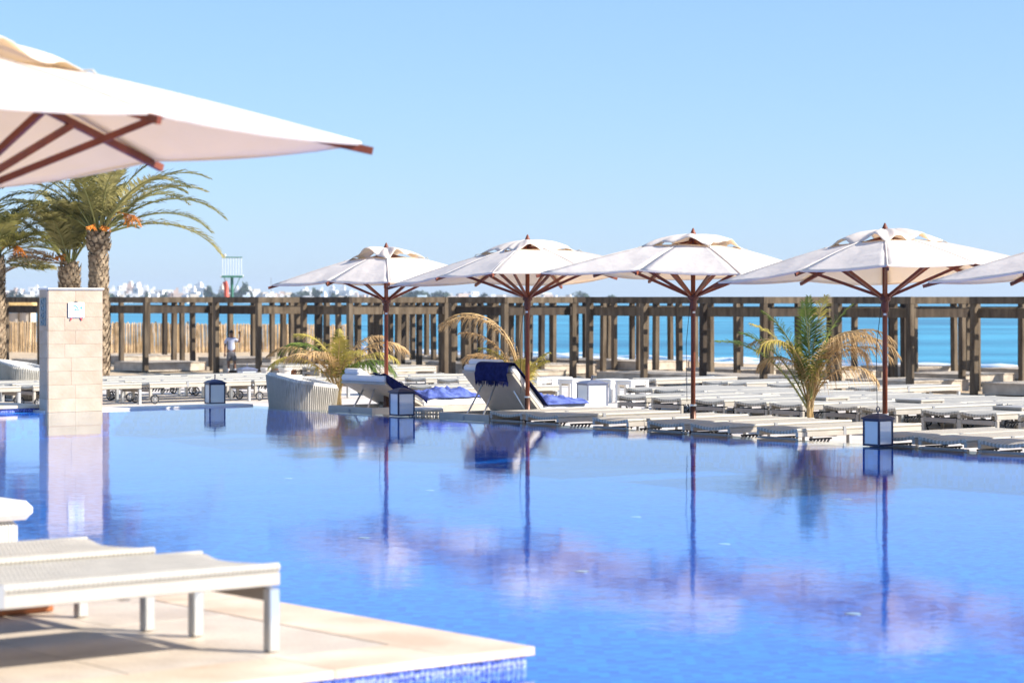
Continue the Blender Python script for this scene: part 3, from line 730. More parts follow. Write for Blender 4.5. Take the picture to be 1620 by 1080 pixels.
# ------------------------------------------------------------------ lanterns
def lantern(loc, lab, m, rz=TH, s=1.0):
    t = thing("lantern", lab, "lantern", loc, rz, "square metal lanterns with glass panes")
    h, w = .27 * s, .235 * s; f = MB()
    f.box((0, 0, .01), (w, w, .02)); f.box((0, 0, h + .01), (w, w, .02))
    for sx in (-1, 1):
        for sy in (-1, 1): f.box((sx * (w / 2 - .009), sy * (w / 2 - .009), h / 2 + .01), (.018, .018, h - .02))
    f.build("frame", m, t)
    for sx, sy in ((1, 0), (-1, 0), (0, 1), (0, -1)):
        MB().box((sx * (w / 2 - .009), sy * (w / 2 - .009), h / 2 + .01), (.004 if sx else w - .038, .004 if sy else w - .038, h - .022)).build("pane", M['pane'], t)
    r_ = MB(); e = w / 2 + .014
    def rl(k, z): return [(-k, -k, z), (k, -k, z), (k, k, z), (-k, k, z)]
    vs = rl(e, h + .02) + rl(e, h + .03) + rl(e * .62, h + .058) + rl(.03, h + .076); fs = [(3, 2, 1, 0), (12, 13, 14, 15)]
    for l in range(3):
        for j in range(4): fs.append((l * 4 + j, l * 4 + (j + 1) % 4, l * 4 + 4 + (j + 1) % 4, l * 4 + 4 + j))
    r_.add(vs, fs); r_.build("roof", m, t)
    k = MB().tube([(0, 0, h + .074), (0, 0, h + .095)], .008, 6); k.torus((0, 0, h + .118), .026, .005, 'y', 14, 5); k.build("ring", m, t)
    MB().lathe([(.035, .022), (.035, .13), (.03, .134)], 12).build("candle", M['candle'], t)
    return t
p = at_b(340, .14, .022); lantern(p + Vector((0, 0, -.016)), "navy lantern standing at the pool's far left corner", M['lantern'], TH - R(14))
p = at_b(636, .17, .006); lantern(p, "navy lantern at the pool edge in front of the half raised daybed", M['lantern'], TH - R(8), 1.02)
p = at_b(1389, .17, .006); lantern(p, "navy lantern at the pool edge right of the young palm", M['lantern'], R(40), .92)
p = at_Y(937, 37.0, ZT); lantern(p, "tall pale grey lantern standing behind the daybed with the navy towel", M['lantern_pale'], TH - R(12), 1.5)
p = at_Y(391, 46.0, ZT); lantern(p, "grey lantern behind the loungers in front of the standing person", M['lantern_pale'], TH - R(15), 1.3)

# ------------------------------------------------------------------ small tables
def table(loc, lab, w=.46, h=.40, m='alu', lw=.035, rz=TH):
    t = thing("side_table", lab, "side table", loc, rz, "small low tables among the loungers")
    MB().box((0, 0, h - .015), (w, w, .03), bev=.005).build("table_top", M[m], t)
    MB().box((0, 0, h - .055), (w - .04, w - .04, .045)).build("apron", M[m], t)
    for sx in (-1, 1):
        for sy in (-1, 1): MB().box((sx * (w / 2 - lw / 2 - .004), sy * (w / 2 - lw / 2 - .004), (h - .032) / 2), (lw, lw, h - .032)).build("leg", M[m], t)
    return t
for px, b, lab in ((1306, 5.9, "square side table between loungers just right of the young palm"), (1455, 6.3, "square side table in the second row, right of the rightmost full pole"), (1612, 5.6, "square side table at the right border between loungers")):
    table(at_b(px, b, ZT), lab)
for px, Y, lab in ((852, 41.0, "white low table behind the blue towel, right beside the second pole"), (880, 41.6, "white low table behind the pale lantern, middle of the white tables"), (908, 40.6, "white low table touching the pale lantern's left side"), (968, 40.5, "white low table just right of the tall pale lantern"), (1000, 40.0, "white thin-legged table left of the second row loungers")):
    table(at_Y(px, Y, ZT), lab, .40, .38, 'cushion', .05)
# lattice side table by the pool
t = thing("lattice_table", "small woven lattice table between the navy lantern and the steep daybed", "side table", at_b(674, .62, ZT), TH)
MB().box((0, 0, .315), (.32, .32, .03), bev=.006).build("table_top", M['cushion'], t)
lt = MB()
for s, ax in ((1, 0), (-1, 0), (1, 1), (-1, 1)):
    for k in range(7):
        q = -.15 + k * .05; e = s * .152
        if ax == 0: lt.box((e, q, .15), (.012, .014, .30)); lt.box((e + .001 * s, 0, .02 + k * .045), (.012, .312, .014))
        else: lt.box((q, e, .15), (.014, .012, .30)); lt.box((0, e + .001 * s, .02 + k * .045), (.312, .012, .014))
lt.build("lattice", M['edging'], t)

# cushioned wicker ottoman at the left border
p = gz(0, 905, ZD); p = at_Y(-62, 12.9, ZD)
t = thing("ottoman", "white wicker ottoman with thick cream cushion at the left border beyond the loungers", "ottoman", p, TH)
mb = MB(); mb.box((0, 0, .112), (.46, .46, .224), bev=.03); mb.build("wicker_base", M['wicker'], t)
mb = MB(); mb.box((0, 0, .274), (.58, .58, .10), bev=.035); o = mb.build("cushion", M['cushion'], t, smooth=False)
# ------------------------------------------------------------------ palms
def frond(L, phi0, bend, leaf, n=46, seed=0, wdt=.022, hang=.35, start=.18, pw=1.5, curl=0.0):
    rnd = random.Random(seed); k = 18; pts = [Vector((0, 0, 0))]; tg = []
    for i in range(k):
        s = (i + .5) / k; ph = phi0 - bend * s ** pw; d = Vector((math.cos(ph), curl * s, math.sin(ph))).normalized(); tg.append(d); pts.append(pts[-1] + d * L / k)
    tg.append(tg[-1])
    mb = MB(); mb.tube(pts, [.018 * L / 2 * (1 - .88 * i / k) + .002 for i in range(k + 1)], 5)
    rv, rf = mb.v, mb.f; lm = MB()
    for i in range(n):
        s = start + (1 - start) * i / (n - 1); x = s * k; j = min(int(x), k - 1); p = pts[j].lerp(pts[j + 1], x - j); T_ = tg[j]
        side0 = T_.cross(Vector((0, 0, 1)));
        if side0.length < .1: side0 = Vector((0, 1, 0))
        side0.normalize(); up = side0.cross(T_)
        ll = leaf * (math.sin(math.pi * min(1, .18 + .78 * s)) ** .7) * rnd.uniform(.82, 1.12)
        for sd in (-1, 1):
            ang = rnd.uniform(.85, 1.25) * (1 - .42 * s)
            d = (T_ * math.cos(ang) + side0 * sd * math.sin(ang) + up * rnd.uniform(.1, .55)).normalized()
            g = Vector((0, 0, -1)); w_ = wdt * rnd.uniform(.8, 1.15)
            m1 = p + d * ll * .5 + g * ll * hang * .22; m2 = p + d * ll * .92 + g * ll * hang * rnd.uniform(.6, 1.0)
            wv = d.cross(up + side0 * sd * .6).normalized() * w_ * .5
            lm.add([p - wv * .5, p + wv * .5, m1 + wv, m1 - wv, m2], [(0, 1, 2, 3), (3, 2, 4)])
    return mb, lm
def add_frond(root, loc, az, m_leaf, m_r, **kw):
    mb, lm = frond(**kw)
    r = lm.build("frond", m_leaf, root, loc, az); mb.build("frond_rib", m_r, r); return r
def date_palm(loc, trunk_h, rad, lab, specs, seed, dates=(), bulb=True, leaf=.50):
    rnd = random.Random(seed); t = thing("date_palm", lab, "palm tree", loc, 0, "date palms behind the stone pillar")
    pts = [(rnd.uniform(-.03, .03) * i / 6, rnd.uniform(-.03, .03) * i / 6, trunk_h * i / 8) for i in range(9)]
    rr = [rad * (1.12 - .12 * i / 8) for i in range(9)]
    if bulb:
        pts += [(0, 0, trunk_h + .03), (0, 0, trunk_h + .06), (0, 0, trunk_h + .2), (0, 0, trunk_h + .4), (0, 0, trunk_h + .5)]; rr += [rad * .62, rad * .85, rad * 1.2, rad * 1.1, rad * .5]
    tk = MB().tube(pts, rr, 16).build("trunk", M['trunk'], t, smooth=True)
    sc = MB(); hh = .03; i = 0
    top = trunk_h + (.46 if bulb else .05)
    while hh < top:
        A = i * 2.39996; z = hh
        rl = rad * (1.12 - .12 * z / trunk_h) if z < trunk_h - .02 else (rad * .8 if z < trunk_h + .08 else rad * 1.16)
        d = Vector((math.cos(A), math.sin(A), 0)); sd = Vector((-d.y, d.x, 0)); s_ = rnd.uniform(.8, 1.25)
        p0 = d * rl * .96 + Vector((0, 0, z)); w_ = .062 * s_; h2 = .085 * s_; o_ = .035 * s_ + (.02 if z > trunk_h else 0)
        sc.add([p0 - sd * w_, p0 + sd * w_, p0 + sd * w_ * .6 + d * o_ + Vector((0, 0, h2)), p0 - sd * w_ * .6 + d * o_ + Vector((0, 0, h2)), p0 + d * -.02 + Vector((0, 0, h2 * 1.05)), p0 + d * o_ * .6 - Vector((0, 0, .02))],
               [(0, 1, 5), (1, 2, 5), (3, 0, 5), (2, 3, 5), (3, 2, 4)])
        hh += .0085; i += 1
    sc.build("bark_scale", M['trunk_scale'], t, kind='stuff')
    zc = top - .04
    for j, sp in enumerate(specs):
        az, L, phi0, bend, mm = sp[:5]
        add_frond(t, (.07 * math.cos(R(az)), .07 * math.sin(R(az)), zc + rnd.uniform(-.06, .06)), R(az), M[mm], M['rachis_green'] if mm != 'dry' else M['rachis'],
                  L=L, phi0=R(phi0), bend=R(bend), leaf=leaf * rnd.uniform(.9, 1.1), n=62, seed=seed * 100 + j, hang=rnd.uniform(.15, .45), wdt=.028)
    for (az, l, dr) in dates:
        dm = MB(); d = Vector((math.cos(R(az)), math.sin(R(az)), 0)); p0 = Vector((0, 0, zc)); p1 = d * l * .5 + Vector((0, 0, zc + l * .55)); p2 = d * l + Vector((0, 0, zc + l * .45))
        dm.tube([p0, p1, p2], .014, 5)
        for q in range(34):
            s_ = p1.lerp(p2, rnd.uniform(.3, 1)); e_ = s_ + d * rnd.uniform(0, .16) + Vector((rnd.uniform(-.10, .10), rnd.uniform(-.10, .10), -rnd.uniform(.12, .38) * dr)); dm.tube([s_, s_.lerp(e_, .5) + d * .03, e_], [.005, .006, .01], 4)
        dm.build("date_stalk", M['dates'], t)
    return t
def rnd_specs(seed, n, L, lo=15, hi=80, mats=('palm', 'palm', 'palm_light')):
    rnd = random.Random(seed); out = []
    for i in range(n):
        k = i / n; out.append((i * 137.5 + rnd.uniform(-12, 12), L * rnd.uniform(.85, 1.1), hi - (hi - lo) * k ** .8 + rnd.uniform(-5, 5), rnd.uniform(60, 95), rnd.choice(mats)))
    return out
pr = gz(156, 604, ZT)
sp = [(0, 2.85, 42, 88, 'palm'), (-4, 2.75, 20, 75, 'palm_light'), (8, 2.75, 62, 85, 'palm'), (-10, 2.6, 52, 75, 'palm_light'), (18, 2.5, 35, 80, 'palm'), (3, 2.6, 72, 70, 'palm'), (178, 2.5, 40, 75, 'palm'), (165, 2.6, 58, 80, 'palm_light')] + rnd_specs(3, 19, 2.5, 50, 88)
date_palm(pr, 2.62, .185, "date palm at the stone pillar's right edge, narrow waist below its crown, orange dates", sp, 5, dates=((-20, .85, .8), (260, .40, .3), (300, .35, .3)))
pl = gz(110, 602, ZT)
sp = [(200, 1.4, 8, 45, 'dry'), (188, 1.2, 20, 40, 'dry'), (215, 1.3, 30, 60, 'dry'), (170, 2.1, 55, 75, 'palm'), (195, 2.3, 60, 80, 'palm_light')] + rnd_specs(9, 17, 2.0, 60, 88)
date_palm(pl, 2.42, .215, "shorter thick date palm behind the stone pillar's middle", sp, 6, dates=((250, .4, .3),), bulb=False)
p3 = gz(-8, 606, ZT)
sp = [(-10, 1.15, -18, -25, 'palm'), (-6, 1.15, -5, 10, 'palm_light'), (5, 1.2, 25, 50, 'palm'), (-15, 1.9, 60, 60, 'palm_light'), (10, 2.2, 66, 40, 'palm_light'), (-25, 1.3, 40, 60, 'palm'), (0, 1.7, 74, 70, 'palm')] + rnd_specs(14, 16, 1.6, 35, 86)
date_palm(p3, 2.55, .19, "date palm at the left border with fronds reaching in from outside", sp, 8, dates=((-10, .5, .6),), bulb=False)

def young_palm(loc, lab, specs, seed, stems=3, stem_h=.35, leaf=.22, wdt=.017, gs=1.0):
    rnd = random.Random(seed); t = thing("young_palm", lab, "young palm", loc, 0)
    st = MB()
    for k in range(stems):
        A = k * 2.1; st.tube([(.03 * math.cos(A), .03 * math.sin(A), -.02), (.02 * math.cos(A), .02 * math.sin(A), stem_h * .5), (.05 * math.cos(A), .05 * math.sin(A), stem_h)], [.035, .028, .015], 7)
    st.build("stem", M['rachis'], t, smooth=True)
    for j, (az, L, p0, bd, mm, hg) in enumerate(specs):
        add_frond(t, (.02 * math.cos(R(az)), .02 * math.sin(R(az)), stem_h * rnd.uniform(.55, .95)), R(az), M[mm], M['rachis'] if mm in ('dry', 'yellowing') else M['rachis_green'],
                  L=L * gs, phi0=R(p0), bend=R(bd), leaf=leaf * rnd.uniform(.85, 1.2), n=64, seed=seed * 50 + j, hang=hg, wdt=wdt, start=.16, pw=1.7, curl=rnd.uniform(-.2, .2))
    return t
# young green and brown palm, right of middle
specs = [(95, 1.25, 88, 18, 'young', .35), (270, 1.15, 84, 22, 'young', .35), (182, 1.35, 60, 62, 'young', .45), (178, 1.15, 66, 50, 'young', .4), (200, 1.15, 75, 45, 'young', .5), (160, 1.2, 78, 60, 'yellowing', .6),
         (0, 1.45, 82, 125, 'dry', 1.1), (8, 1.35, 76, 120, 'dry', 1.2), (-12, 1.5, 80, 140, 'dry', 1.2), (20, 1.2, 84, 110, 'dry', 1.0), (-30, 1.25, 86, 120, 'dry', 1.1), (4, 1.1, 84, 150, 'dry', 1.3), (14, 1.3, 88, 145, 'dry', 1.3), (-5, 1.0, 70, 130, 'dry', 1.2), (185, .9, 84, 140, 'dry', 1.2), (150, 1.2, 86, 120, 'dry', 1.0), (210, 1.2, 85, 130, 'yellowing', 1.0), (40, 1.2, 86, 40, 'yellowing', .6), (320, 1.2, 82, 45, 'young', .5)]
young_palm(at_b(1281, 4.3, ZT), "young palm with green fronds and drooping brown ones standing between lounger rows", specs, 3, 3, .56, .34, wdt=.013, gs=1.12)
specs = [(180, 1.15, 70, 115, 'dry', 1.1), (190, 1.05, 62, 110, 'yellowing', 1.1), (172, 1.0, 75, 125, 'young', 1.1), (205, .9, 74, 110, 'dry', 1.2), (0, 1.0, 72, 120, 'yellowing', 1.0), (10, 1.1, 66, 110, 'dry', 1.1), (-15, .9, 55, 120, 'young', 1.0), (270, .8, 82, 70, 'yellowing', .7),
         (90, .8, 84, 60, 'yellowing', .7), (240, .8, 76, 110, 'dry', 1.0), (300, .8, 78, 100, 'yellowing', 1.0), (20, .9, 80, 90, 'dry', .9), (160, .9, 82, 90, 'yellowing', .9), (330, .75, 60, 130, 'young', 1.0)]
young_palm(at_b(535, 3.2, ZT), "low yellowing palm with drooping fronds behind the wicker tub chair", specs, 4, 3, .46, .34, gs=1.25)
specs = [(178, 1.75, 92, 135, 'dry', 1.1), (183, 1.65, 88, 130, 'dry', 1.2), (172, 1.3, 84, 90, 'dry', 1.0), (190, 1.0, 75, 110, 'dry', 1.0), (160, .9, 80, 80, 'yellowing', .9), (20, .7, 80, 60, 'yellowing', .8), (270, .7, 80, 70, 'yellowing', .8), (90, .7, 75, 60, 'yellowing', .8), (200, .8, 60, 90, 'dry', 1.0), (330, .6, 70, 60, 'yellowing', .7)]
young_palm(at_b(823, 3.6, ZT), "dry straw coloured palm with one tall arching frond behind the steep daybed", specs, 5, 2, .42, .33, gs=1.12)

# ------------------------------------------------------------------ clay pots
for px, Y, mm, h, r_, lab in ((421, 50, 'pot_white', .30, .11, "limewashed pot, leftmost of the pots behind the loungers"), (437, 50.5, 'terracotta', .30, .12, "orange terracotta pot between two limewashed pots"), (451, 49.6, 'pot_white', .31, .13, "widest limewashed pot, right beside the orange terracotta pot"), (463, 50.4, 'terracotta', .24, .07, "smallest pot, at the right end of the pot row")):
    t = tag(MB().lathe([(r_ * .7, 0), (r_ * .95, h * .8), (r_ * 1.08, h * .82), (r_ * 1.08, h), (r_ * .9, h), (r_ * .85, h * .7), (.01, h * .68)], 16).build("flower_pot", M[mm], None, at_Y(px, Y, ZT), smooth=False), lab, "pot", "clay pots behind the loungers")

# ------------------------------------------------------------------ timber cabanas on the beach
def cabana(a0, b0, la, lb, lab, H=2.95, na=1, nb=1, post=.19, seed=0):
    """corner nearest the camera at (a0, b0); runs la towards -a and lb towards +b"""
    rnd = random.Random(seed); t = thing("cabana", lab, "cabana", P(a0, b0, ZB), TH, "open timber cabanas along the beach")
    zt = H - .11
    xs = [-la * i / na for i in range(na + 1)]; ys = [lb * i / nb for i in range(nb + 1)]
    def jm(): return M['wood_grey'] if rnd.random() < .8 else M['wood_dark']
    for i, x in enumerate(xs):
        for j, y in enumerate(ys):
            if 0 < i < na and 0 < j < nb: continue
            MB().box((0, 0, (H - .22 + .3) / 2 - .3), (post, post, H - .222 + .3), Matrix.Rotation(R(rnd.uniform(-.5, .5)), 3, 'X') @ Matrix.Rotation(R(rnd.uniform(-.5, .5)), 3, 'Y'), bev=.008).build("post", jm(), t, (x + (-post / 2 if i == 0 else (post / 2 if i == na else 0)), y + (post / 2 if j == 0 else (-post / 2 if j == nb else 0)), 0))
    # upper ring
    for y in (.07, lb - .07): MB().box((0, 0, 0), (la + .04, .14, .22), bev=.006).build("beam", jm(), t, (-la / 2, y, zt))
    for x in (-.07, -la + .07): MB().box((0, 0, 0), (.14, lb - .29, .215), bev=.006).build("beam", jm(), t, (x, lb / 2, zt))
    # lower ring, set inside the posts
    for y in (post + .05, lb - post - .05): MB().box((0, 0, 0), (la - .02, .08, .30), bev=.006).build("beam", jm(), t, (-la / 2, y, H - .50))
    for x in (-post - .05, -la + post + .05): MB().box((0, 0, 0), (.08, lb - 2 * post - .21, .29), bev=.006).build("beam", jm(), t, (x, lb / 2, H - .50))
    n = max(3, int(la / .7))
    for i in range(1, n): MB().box((0, 0, 0), (.07, lb - .30, .12)).build("rafter", M['wood_grey'], t, (-la * i / n, lb / 2, zt + .02))
    # plank floor
    fb = MB()
    for y in (.33, lb - .33): fb.box((-la / 2, y, .16), (la - .5, .08, .32))
    for x in (-.3, -la + .3): fb.box((x, lb / 2, .16), (.08, lb - .75, .32))
    fb.build("floor_frame", M['plank'], t)
    n = 8
    for i in range(n): MB().box((0, 0, 0), (la - .46, (lb - .5) / n - .02, .035)).build("plank", M['plank'], t, (-la / 2, .26 + (lb - .52) * (i + .5) / n, .34))
    return t
LA, LB = AB(at_Y(229, 95.5)), AB(at_Y(1440, 73.9))
def corner(px, back=0.0, da=0.0):
    # foot of the near corner of a cabana seen at column px, on the line of the row
    lo, hi = -.4, 1.6
    for _ in range(50):
        s = (lo + hi) / 2; v = P(LA[0] + (LB[0] - LA[0]) * s, LA[1] + (LB[1] - LA[1]) * s); q = CX + FP * v.x / v.y
        if q < px: lo = s
        else: hi = s
    return LA[0] + (LB[0] - LA[0]) * s + da, LA[1] + (LB[1] - LA[1]) * s + back
names = ["left of the stone pillar", "right beside the palm trunk", "behind the standing person's right", "behind the low yellowing palm", "behind the dry arching frond", "double-length, behind the third pole", "behind the young palm", "right of the rightmost pole", "at the right border"]
row1 = [(62, 3.2, 3.3, 1), (229, 3.2, 3.3, 1), (408, 3.2, 3.3, 1), (552, 3.2, 4.6, 1), (798, 3.2, 3.3, 1), (1208, 8.7, 3.3, 3), (1440, 3.2, 3.3, 1), (1668, 3.2, 3.3, 1)]
nm = ["left of the stone pillar", "right beside the date palm's trunk", "just right of the standing person", "behind the low yellowing palm", "behind the dry arching frond", "double length, behind the third pole", "around the pole right of the young palm", "at the right border"]
for i, (px, la, lb, na) in enumerate(row1):
    a_, b_ = corner(px); cabana(a_, b_, la, lb, "open weathered timber cabana in the front row, " + nm[i], na=na, seed=i)
row2 = [-40, 130, 300, 400, 500, 620, 930, 1080, 1290, 1560]
for i, px in enumerate(row2):
    a_, b_ = corner(px, 7.0); cabana(a_, b_, 3.2, 3.3, "weathered timber cabana in the second row from the pool, %s from left" % nth(i + 1), na=2 if i < 5 else 1, nb=1, seed=20 + i)
row3 = [60, 170, 270, 370, 460, 560, 1000, 1190]
for i, px in enumerate(row3):
    a_, b_ = corner(px, 14.0); cabana(a_, b_, 3.2, 3.3, "weathered timber cabana in the rearmost row by the sea, %s from left" % nth(i + 1), na=2 if i < 6 else 1, seed=40 + i)

# ------------------------------------------------------------------ reed fence, straw hut, lookout
fa, fb_ = at_Y(-60, 131, ZB), at_Y(552, 131, ZB)
fence = thing("reed_fence", "pale dry reed fence on the sand behind the left cabanas", "fence", fa, 0)
npan = 12; plen = (fb_.x - fa.x) / npan
for i in range(npan):
    mb = MB(); rnd = random.Random(i)
    for k in range(int(plen / .05)):
        h = 1.66 + rnd.uniform(-.06, .05) - .018 * i; x = i * plen + k * .05; w_ = .026 * rnd.uniform(.8, 1.2)
        mb.tube([(x + rnd.uniform(-.02, .02), rnd.uniform(-.02, .02), -.1), (x + rnd.uniform(-.03, .03), rnd.uniform(-.02, .02), h)], w_, 4)
    mb.build("reed_panel", M['reed'], fence, kind='stuff')
    MB().tube([(i * plen, .08, -.2), (i * plen, .08, 1.65)], .05, 6).build("post", M['wood_grey'], fence)
hp = at_Y(18, 150, ZB)
hut = thing("beach_hut", "beach hut with straw coloured roof behind the cabanas at far left", "hut", hp, R(4))
MB().box((0, 0, 1.0), (2.7, 2.6, 2.0)).build("wall", M['cream_wall'], hut)
mb = MB()
for k in range(4): mb.box((0, 0, 2.1 + k * .13 if False else 2.32 + k * .16), (3.3 - k * .25, 3.2 - k * .3, .17))
mb.build("roof", M['straw'], hut)
for k in range(5): MB().box((-1.3 + k * .65, -1.45, 1.0), (.10, .10, 2.2)).build("post", M['wood_grey'], hut)
tp = at_Y(367, 150, -1.6)
tw = thing("lookout_post", "green lifeguard lookout cage on a single pole above the cabanas", "lookout", tp, R(8))
MB().tube([(0, 0, -.6), (0, 0, 4.4)], .09, 8).build("pole", M['tower_green'], tw)
MB().box((0, 0, 4.44), (1.28, 1.0, .12)).build("platform", M['tower_green'], tw)
for s in (-1, 1): MB().tube([(s * .66, -.3, 4.46), (s * .72, -.3, 4.46)], .08, 8).build("float_light", M['tower_white'], tw)
mb = MB()
for k in range(8):
    x = -.58 + k * 1.16 / 7
    for y in (-.45, .45): mb.tube([(x, y, 4.49), (x, y, 5.62)], .017, 5)
mb.build("railing", M['tower_white'], tw)
mb = MB()
for y in (-.45, .45): mb.tube([(-.6, y, 5.63), (.6, y, 5.63)], .03, 5)
for x in (-.6, .6): mb.tube([(x, -.45, 5.63), (x, .45, 5.63)], .03, 5)
mb.build("top_rail", M['tower_green'], tw)
for s in (-1, 1): MB().tube([(0, 0, 3.3), (s * .5, 0, 4.4)], .025, 5).build("brace", M['tower_green'], tw)
MB().lathe([(.06, 5.66), (.09, 5.75), (.06, 5.84)], 8, (-.45, -.3, 0)).build("lamp", M['pot_white'], tw)
fl = thing("red_flag", "faded red flag hanging limp beside the lookout pole", "flag", tp + Vector((-.12, -.35, 0)), R(8))
MB().tube([(0, 0, 4.33), (-.42, 0, 4.10)], .015, 5).build("staff", M['tower_white'], fl)
def flf(u, v): return (-.42 + .26 * u + v * .22 + .03 * math.sin(v * 7), .05 * math.sin(u * 6 + v * 3), 4.08 - v * 1.18 + u * .10)
o = MB().grid(8, 14, flf).build("cloth", M['flag'], fl, smooth=True); o.modifiers.new("thick", 'SOLIDIFY').thickness = .01
MB().tube([(.15, .35, 5.8 - 5.8), (.0, .0, 2.0)], .01, 4) if False else None

# ------------------------------------------------------------------ person
def skin(name, verts, edges, m, parent, sub=2):
    me = bpy.data.meshes.new(name); me.from_pydata([v[:3] for v in verts], edges, []); me.update(); me.materials.append(m)
    o = put(name, me, parent); md = o.modifiers.new("skin", 'SKIN'); md.use_smooth_shade = True
    for i, v in enumerate(verts): r = v[3] if isinstance(v[3], tuple) else (v[3], v[3]); me.skin_vertices[0].data[i].radius = r
    me.skin_vertices[0].data[0].use_root = True
    s = o.modifiers.new("sub", 'SUBSURF'); s.levels = 1; s.render_levels = sub
    return o
pp = at_Y(366, 92.6, ZB)
pe = thing("person", "person in pale blue shirt and grey shorts with one arm raised against a cabana post", "person", pp, R(0)); pe.scale = (.96, .96, .96)
# x right, y away from the camera (the person faces the camera)
body = [(0, 0, .90, (.13, .10)), (0, 0, 1.08, (.125, .09)), (0, 0, 1.28, (.15, .10)), (0, 0, 1.40, (.10, .08)), (0, 0, 1.48, .052), (0, -.01, 1.56, (.07, .075)), (0, -.015, 1.64, (.075, .085)), (0, -.01, 1.70, (.06, .07)),
        (-.18, 0, 1.38, .055), (-.25, .0, 1.12, .042), (-.25, -.06, .88, .034), (-.25, -.08, .79, .03),
        (.18, 0, 1.38, .055), (.33, -.02, 1.28, .042), (.34, -.02, 1.52, .034), (.335, -.02, 1.62, .03),
        (-.10, 0, .80, .085), (-.11, -.01, .47, .055), (-.115, .01, .25, .05), (-.115, .01, .08, .035), (-.12, -.13, .04, .035),
        (.10, 0, .80, .085), (.13, -.01, .47, .055), (.14, .01, .25, .05), (.14, .01, .08, .035), (.15, -.13, .04, .035)]
ed = [(0, 1), (1, 2), (2, 3), (3, 4), (4, 5), (5, 6), (6, 7), (3, 8), (8, 9), (9, 10), (10, 11), (3, 12), (12, 13), (13, 14), (14, 15), (0, 16), (16, 17), (17, 18), (18, 19), (19, 20), (0, 21), (21, 22), (22, 23), (23, 24), (24, 25)]
for (hx, hz, sgn) in ((-.25, .79, -1), (.335, 1.62, 1)):
    base = 11 if sgn < 0 else 15
    for q in range(4):
        i0 = len(body); dx = (-.03 + .02 * q); L = (.075, .085, .08, .065)[q]
        body += [(hx + dx, -.085 if sgn < 0 else -.02, hz + sgn * .03, .011), (hx + dx * 1.1, -.10 if sgn < 0 else -.045, hz + sgn * (.03 + L * .6), .010), (hx + dx * 1.1, -.10 if sgn < 0 else -.06, hz + sgn * (.03 + L), .008)]
        ed += [(base, i0), (i0, i0 + 1), (i0 + 1, i0 + 2)]
    i0 = len(body); body += [(hx + .045 * -sgn, -.10 if sgn < 0 else -.035, hz + sgn * .02, .011), (hx + .055 * -sgn, -.115 if sgn < 0 else -.05, hz + sgn * .06, .009)]; ed += [(base, i0), (i0, i0 + 1)]
skin("body", body, ed, M['skin'], pe)
skin("shirt", [(0, 0, .86, (.165, .125)), (0, 0, 1.1, (.15, .11)), (0, 0, 1.28, (.172, .12)), (0, 0, 1.41, (.12, .095)), (-.19, 0, 1.375, .078), (-.25, 0, 1.2, .066), (.19, 0, 1.375, .078), (.28, -.01, 1.30, .066)], [(0, 1), (1, 2), (2, 3), (3, 4), (4, 5), (3, 6), (6, 7)], M['shirt'], pe)
skin("shorts", [(0, 0, .98, (.15, .115)), (0, 0, .86, (.15, .12)), (-.105, 0, .72, .10), (-.115, 0, .50, .088), (.11, 0, .72, .10), (.135, 0, .50, .088)], [(0, 1), (1, 2), (2, 3), (1, 4), (4, 5)], M['shorts'], pe)
mb = MB(); 
mb.grid(16, 8, lambda u, v: (.085 * math.sin(v * 1.75) * math.cos(u * 6.2832), -.005 + .095 * math.sin(v * 1.75) * math.sin(u * 6.2832) + .012, 1.655 + .105 * math.cos(v * 1.75)))
mb.build("hair", M['hair'], pe, smooth=True)
for s in (-1, 1): MB().lathe([(.004, -.008), (.010, 0), (.004, .008)], 8, (s * .03, -.088, 1.625)).build("eye", M['hair'], pe)
mb = MB().tube([(0, -.085, 1.625), (0, -.105, 1.59), (0, -.088, 1.582)], [.008, .013, .008], 6); mb.build("nose", M['skin'], pe)
MB().box((0, -.085, 1.552), (.045, .012, .010)).build("mouth", M['shoe'], pe)
for s, x in ((-1, -.118), (1, .145)):
    MB().box((x, -.06, .04), (.095, .25, .08), bev=.02).build("shoe", M['shoe'], pe); MB().tube([(x, .01, .07), (x, .01, .22)], [.045, .052], 8).build("sock", M['sock'], pe)
br = thing("broom", "dark thin broom held diagonally in front of the person in the blue shirt", "broom", pp + Vector((0, -.2, 0)), 0)
MB().tube([(.20, 0, 1.30), (.10, -.1, .15)], .014, 6).build("handle", M['black'], br); MB().box((.09, -.1, .09), (.30, .06, .13)).build("brush", M['wood_dark'], br)

# ------------------------------------------------------------------ far headland with the white town
PROF = [(-60, 16), (0, 15), (35, 16), (100, 16), (160, 9), (180, 16), (200, 22), (228, 20), (240, 14), (265, 12), (290, 15), (312, 22), (322, 16), (345, 13), (370, 15), (390, 13), (420, 12), (450, 12), (470, 12), (495, 13), (520, 10), (545, 15), (560, 10), (590, 6), (640, 8), (680, 8), (720, 7), (760, 9), (800, 8), (850, 7), (890, 5), (930, 3), (960, 0), (1000, -4)]
def prof(px):
    for (x0, y0), (x1, y1) in zip(PROF, PROF[1:]):
        if x0 <= px <= x1: return y0 + (y1 - y0) * (px - x0) / (x1 - x0)
    return PROF[0][1] if px < PROF[0][0] else -6
Y0, Y1 = 1700., 2060.
def hill_z(X, Y):
    px = CX + FP * X / Y; s = max(0, min(1, (Y - Y0) / (Y1 - Y0))); s = s * s * (3 - 2 * s)
    top = HC + max(-6, prof(px) - 8.5) / FP * Y
    return ZS - .6 + (max(top, ZS - .6) - ZS + .6) * s if prof(px) > 2.5 else ZS - .6 + (.9 * s if prof(px) > 0 else 0)
hm_ = MB()
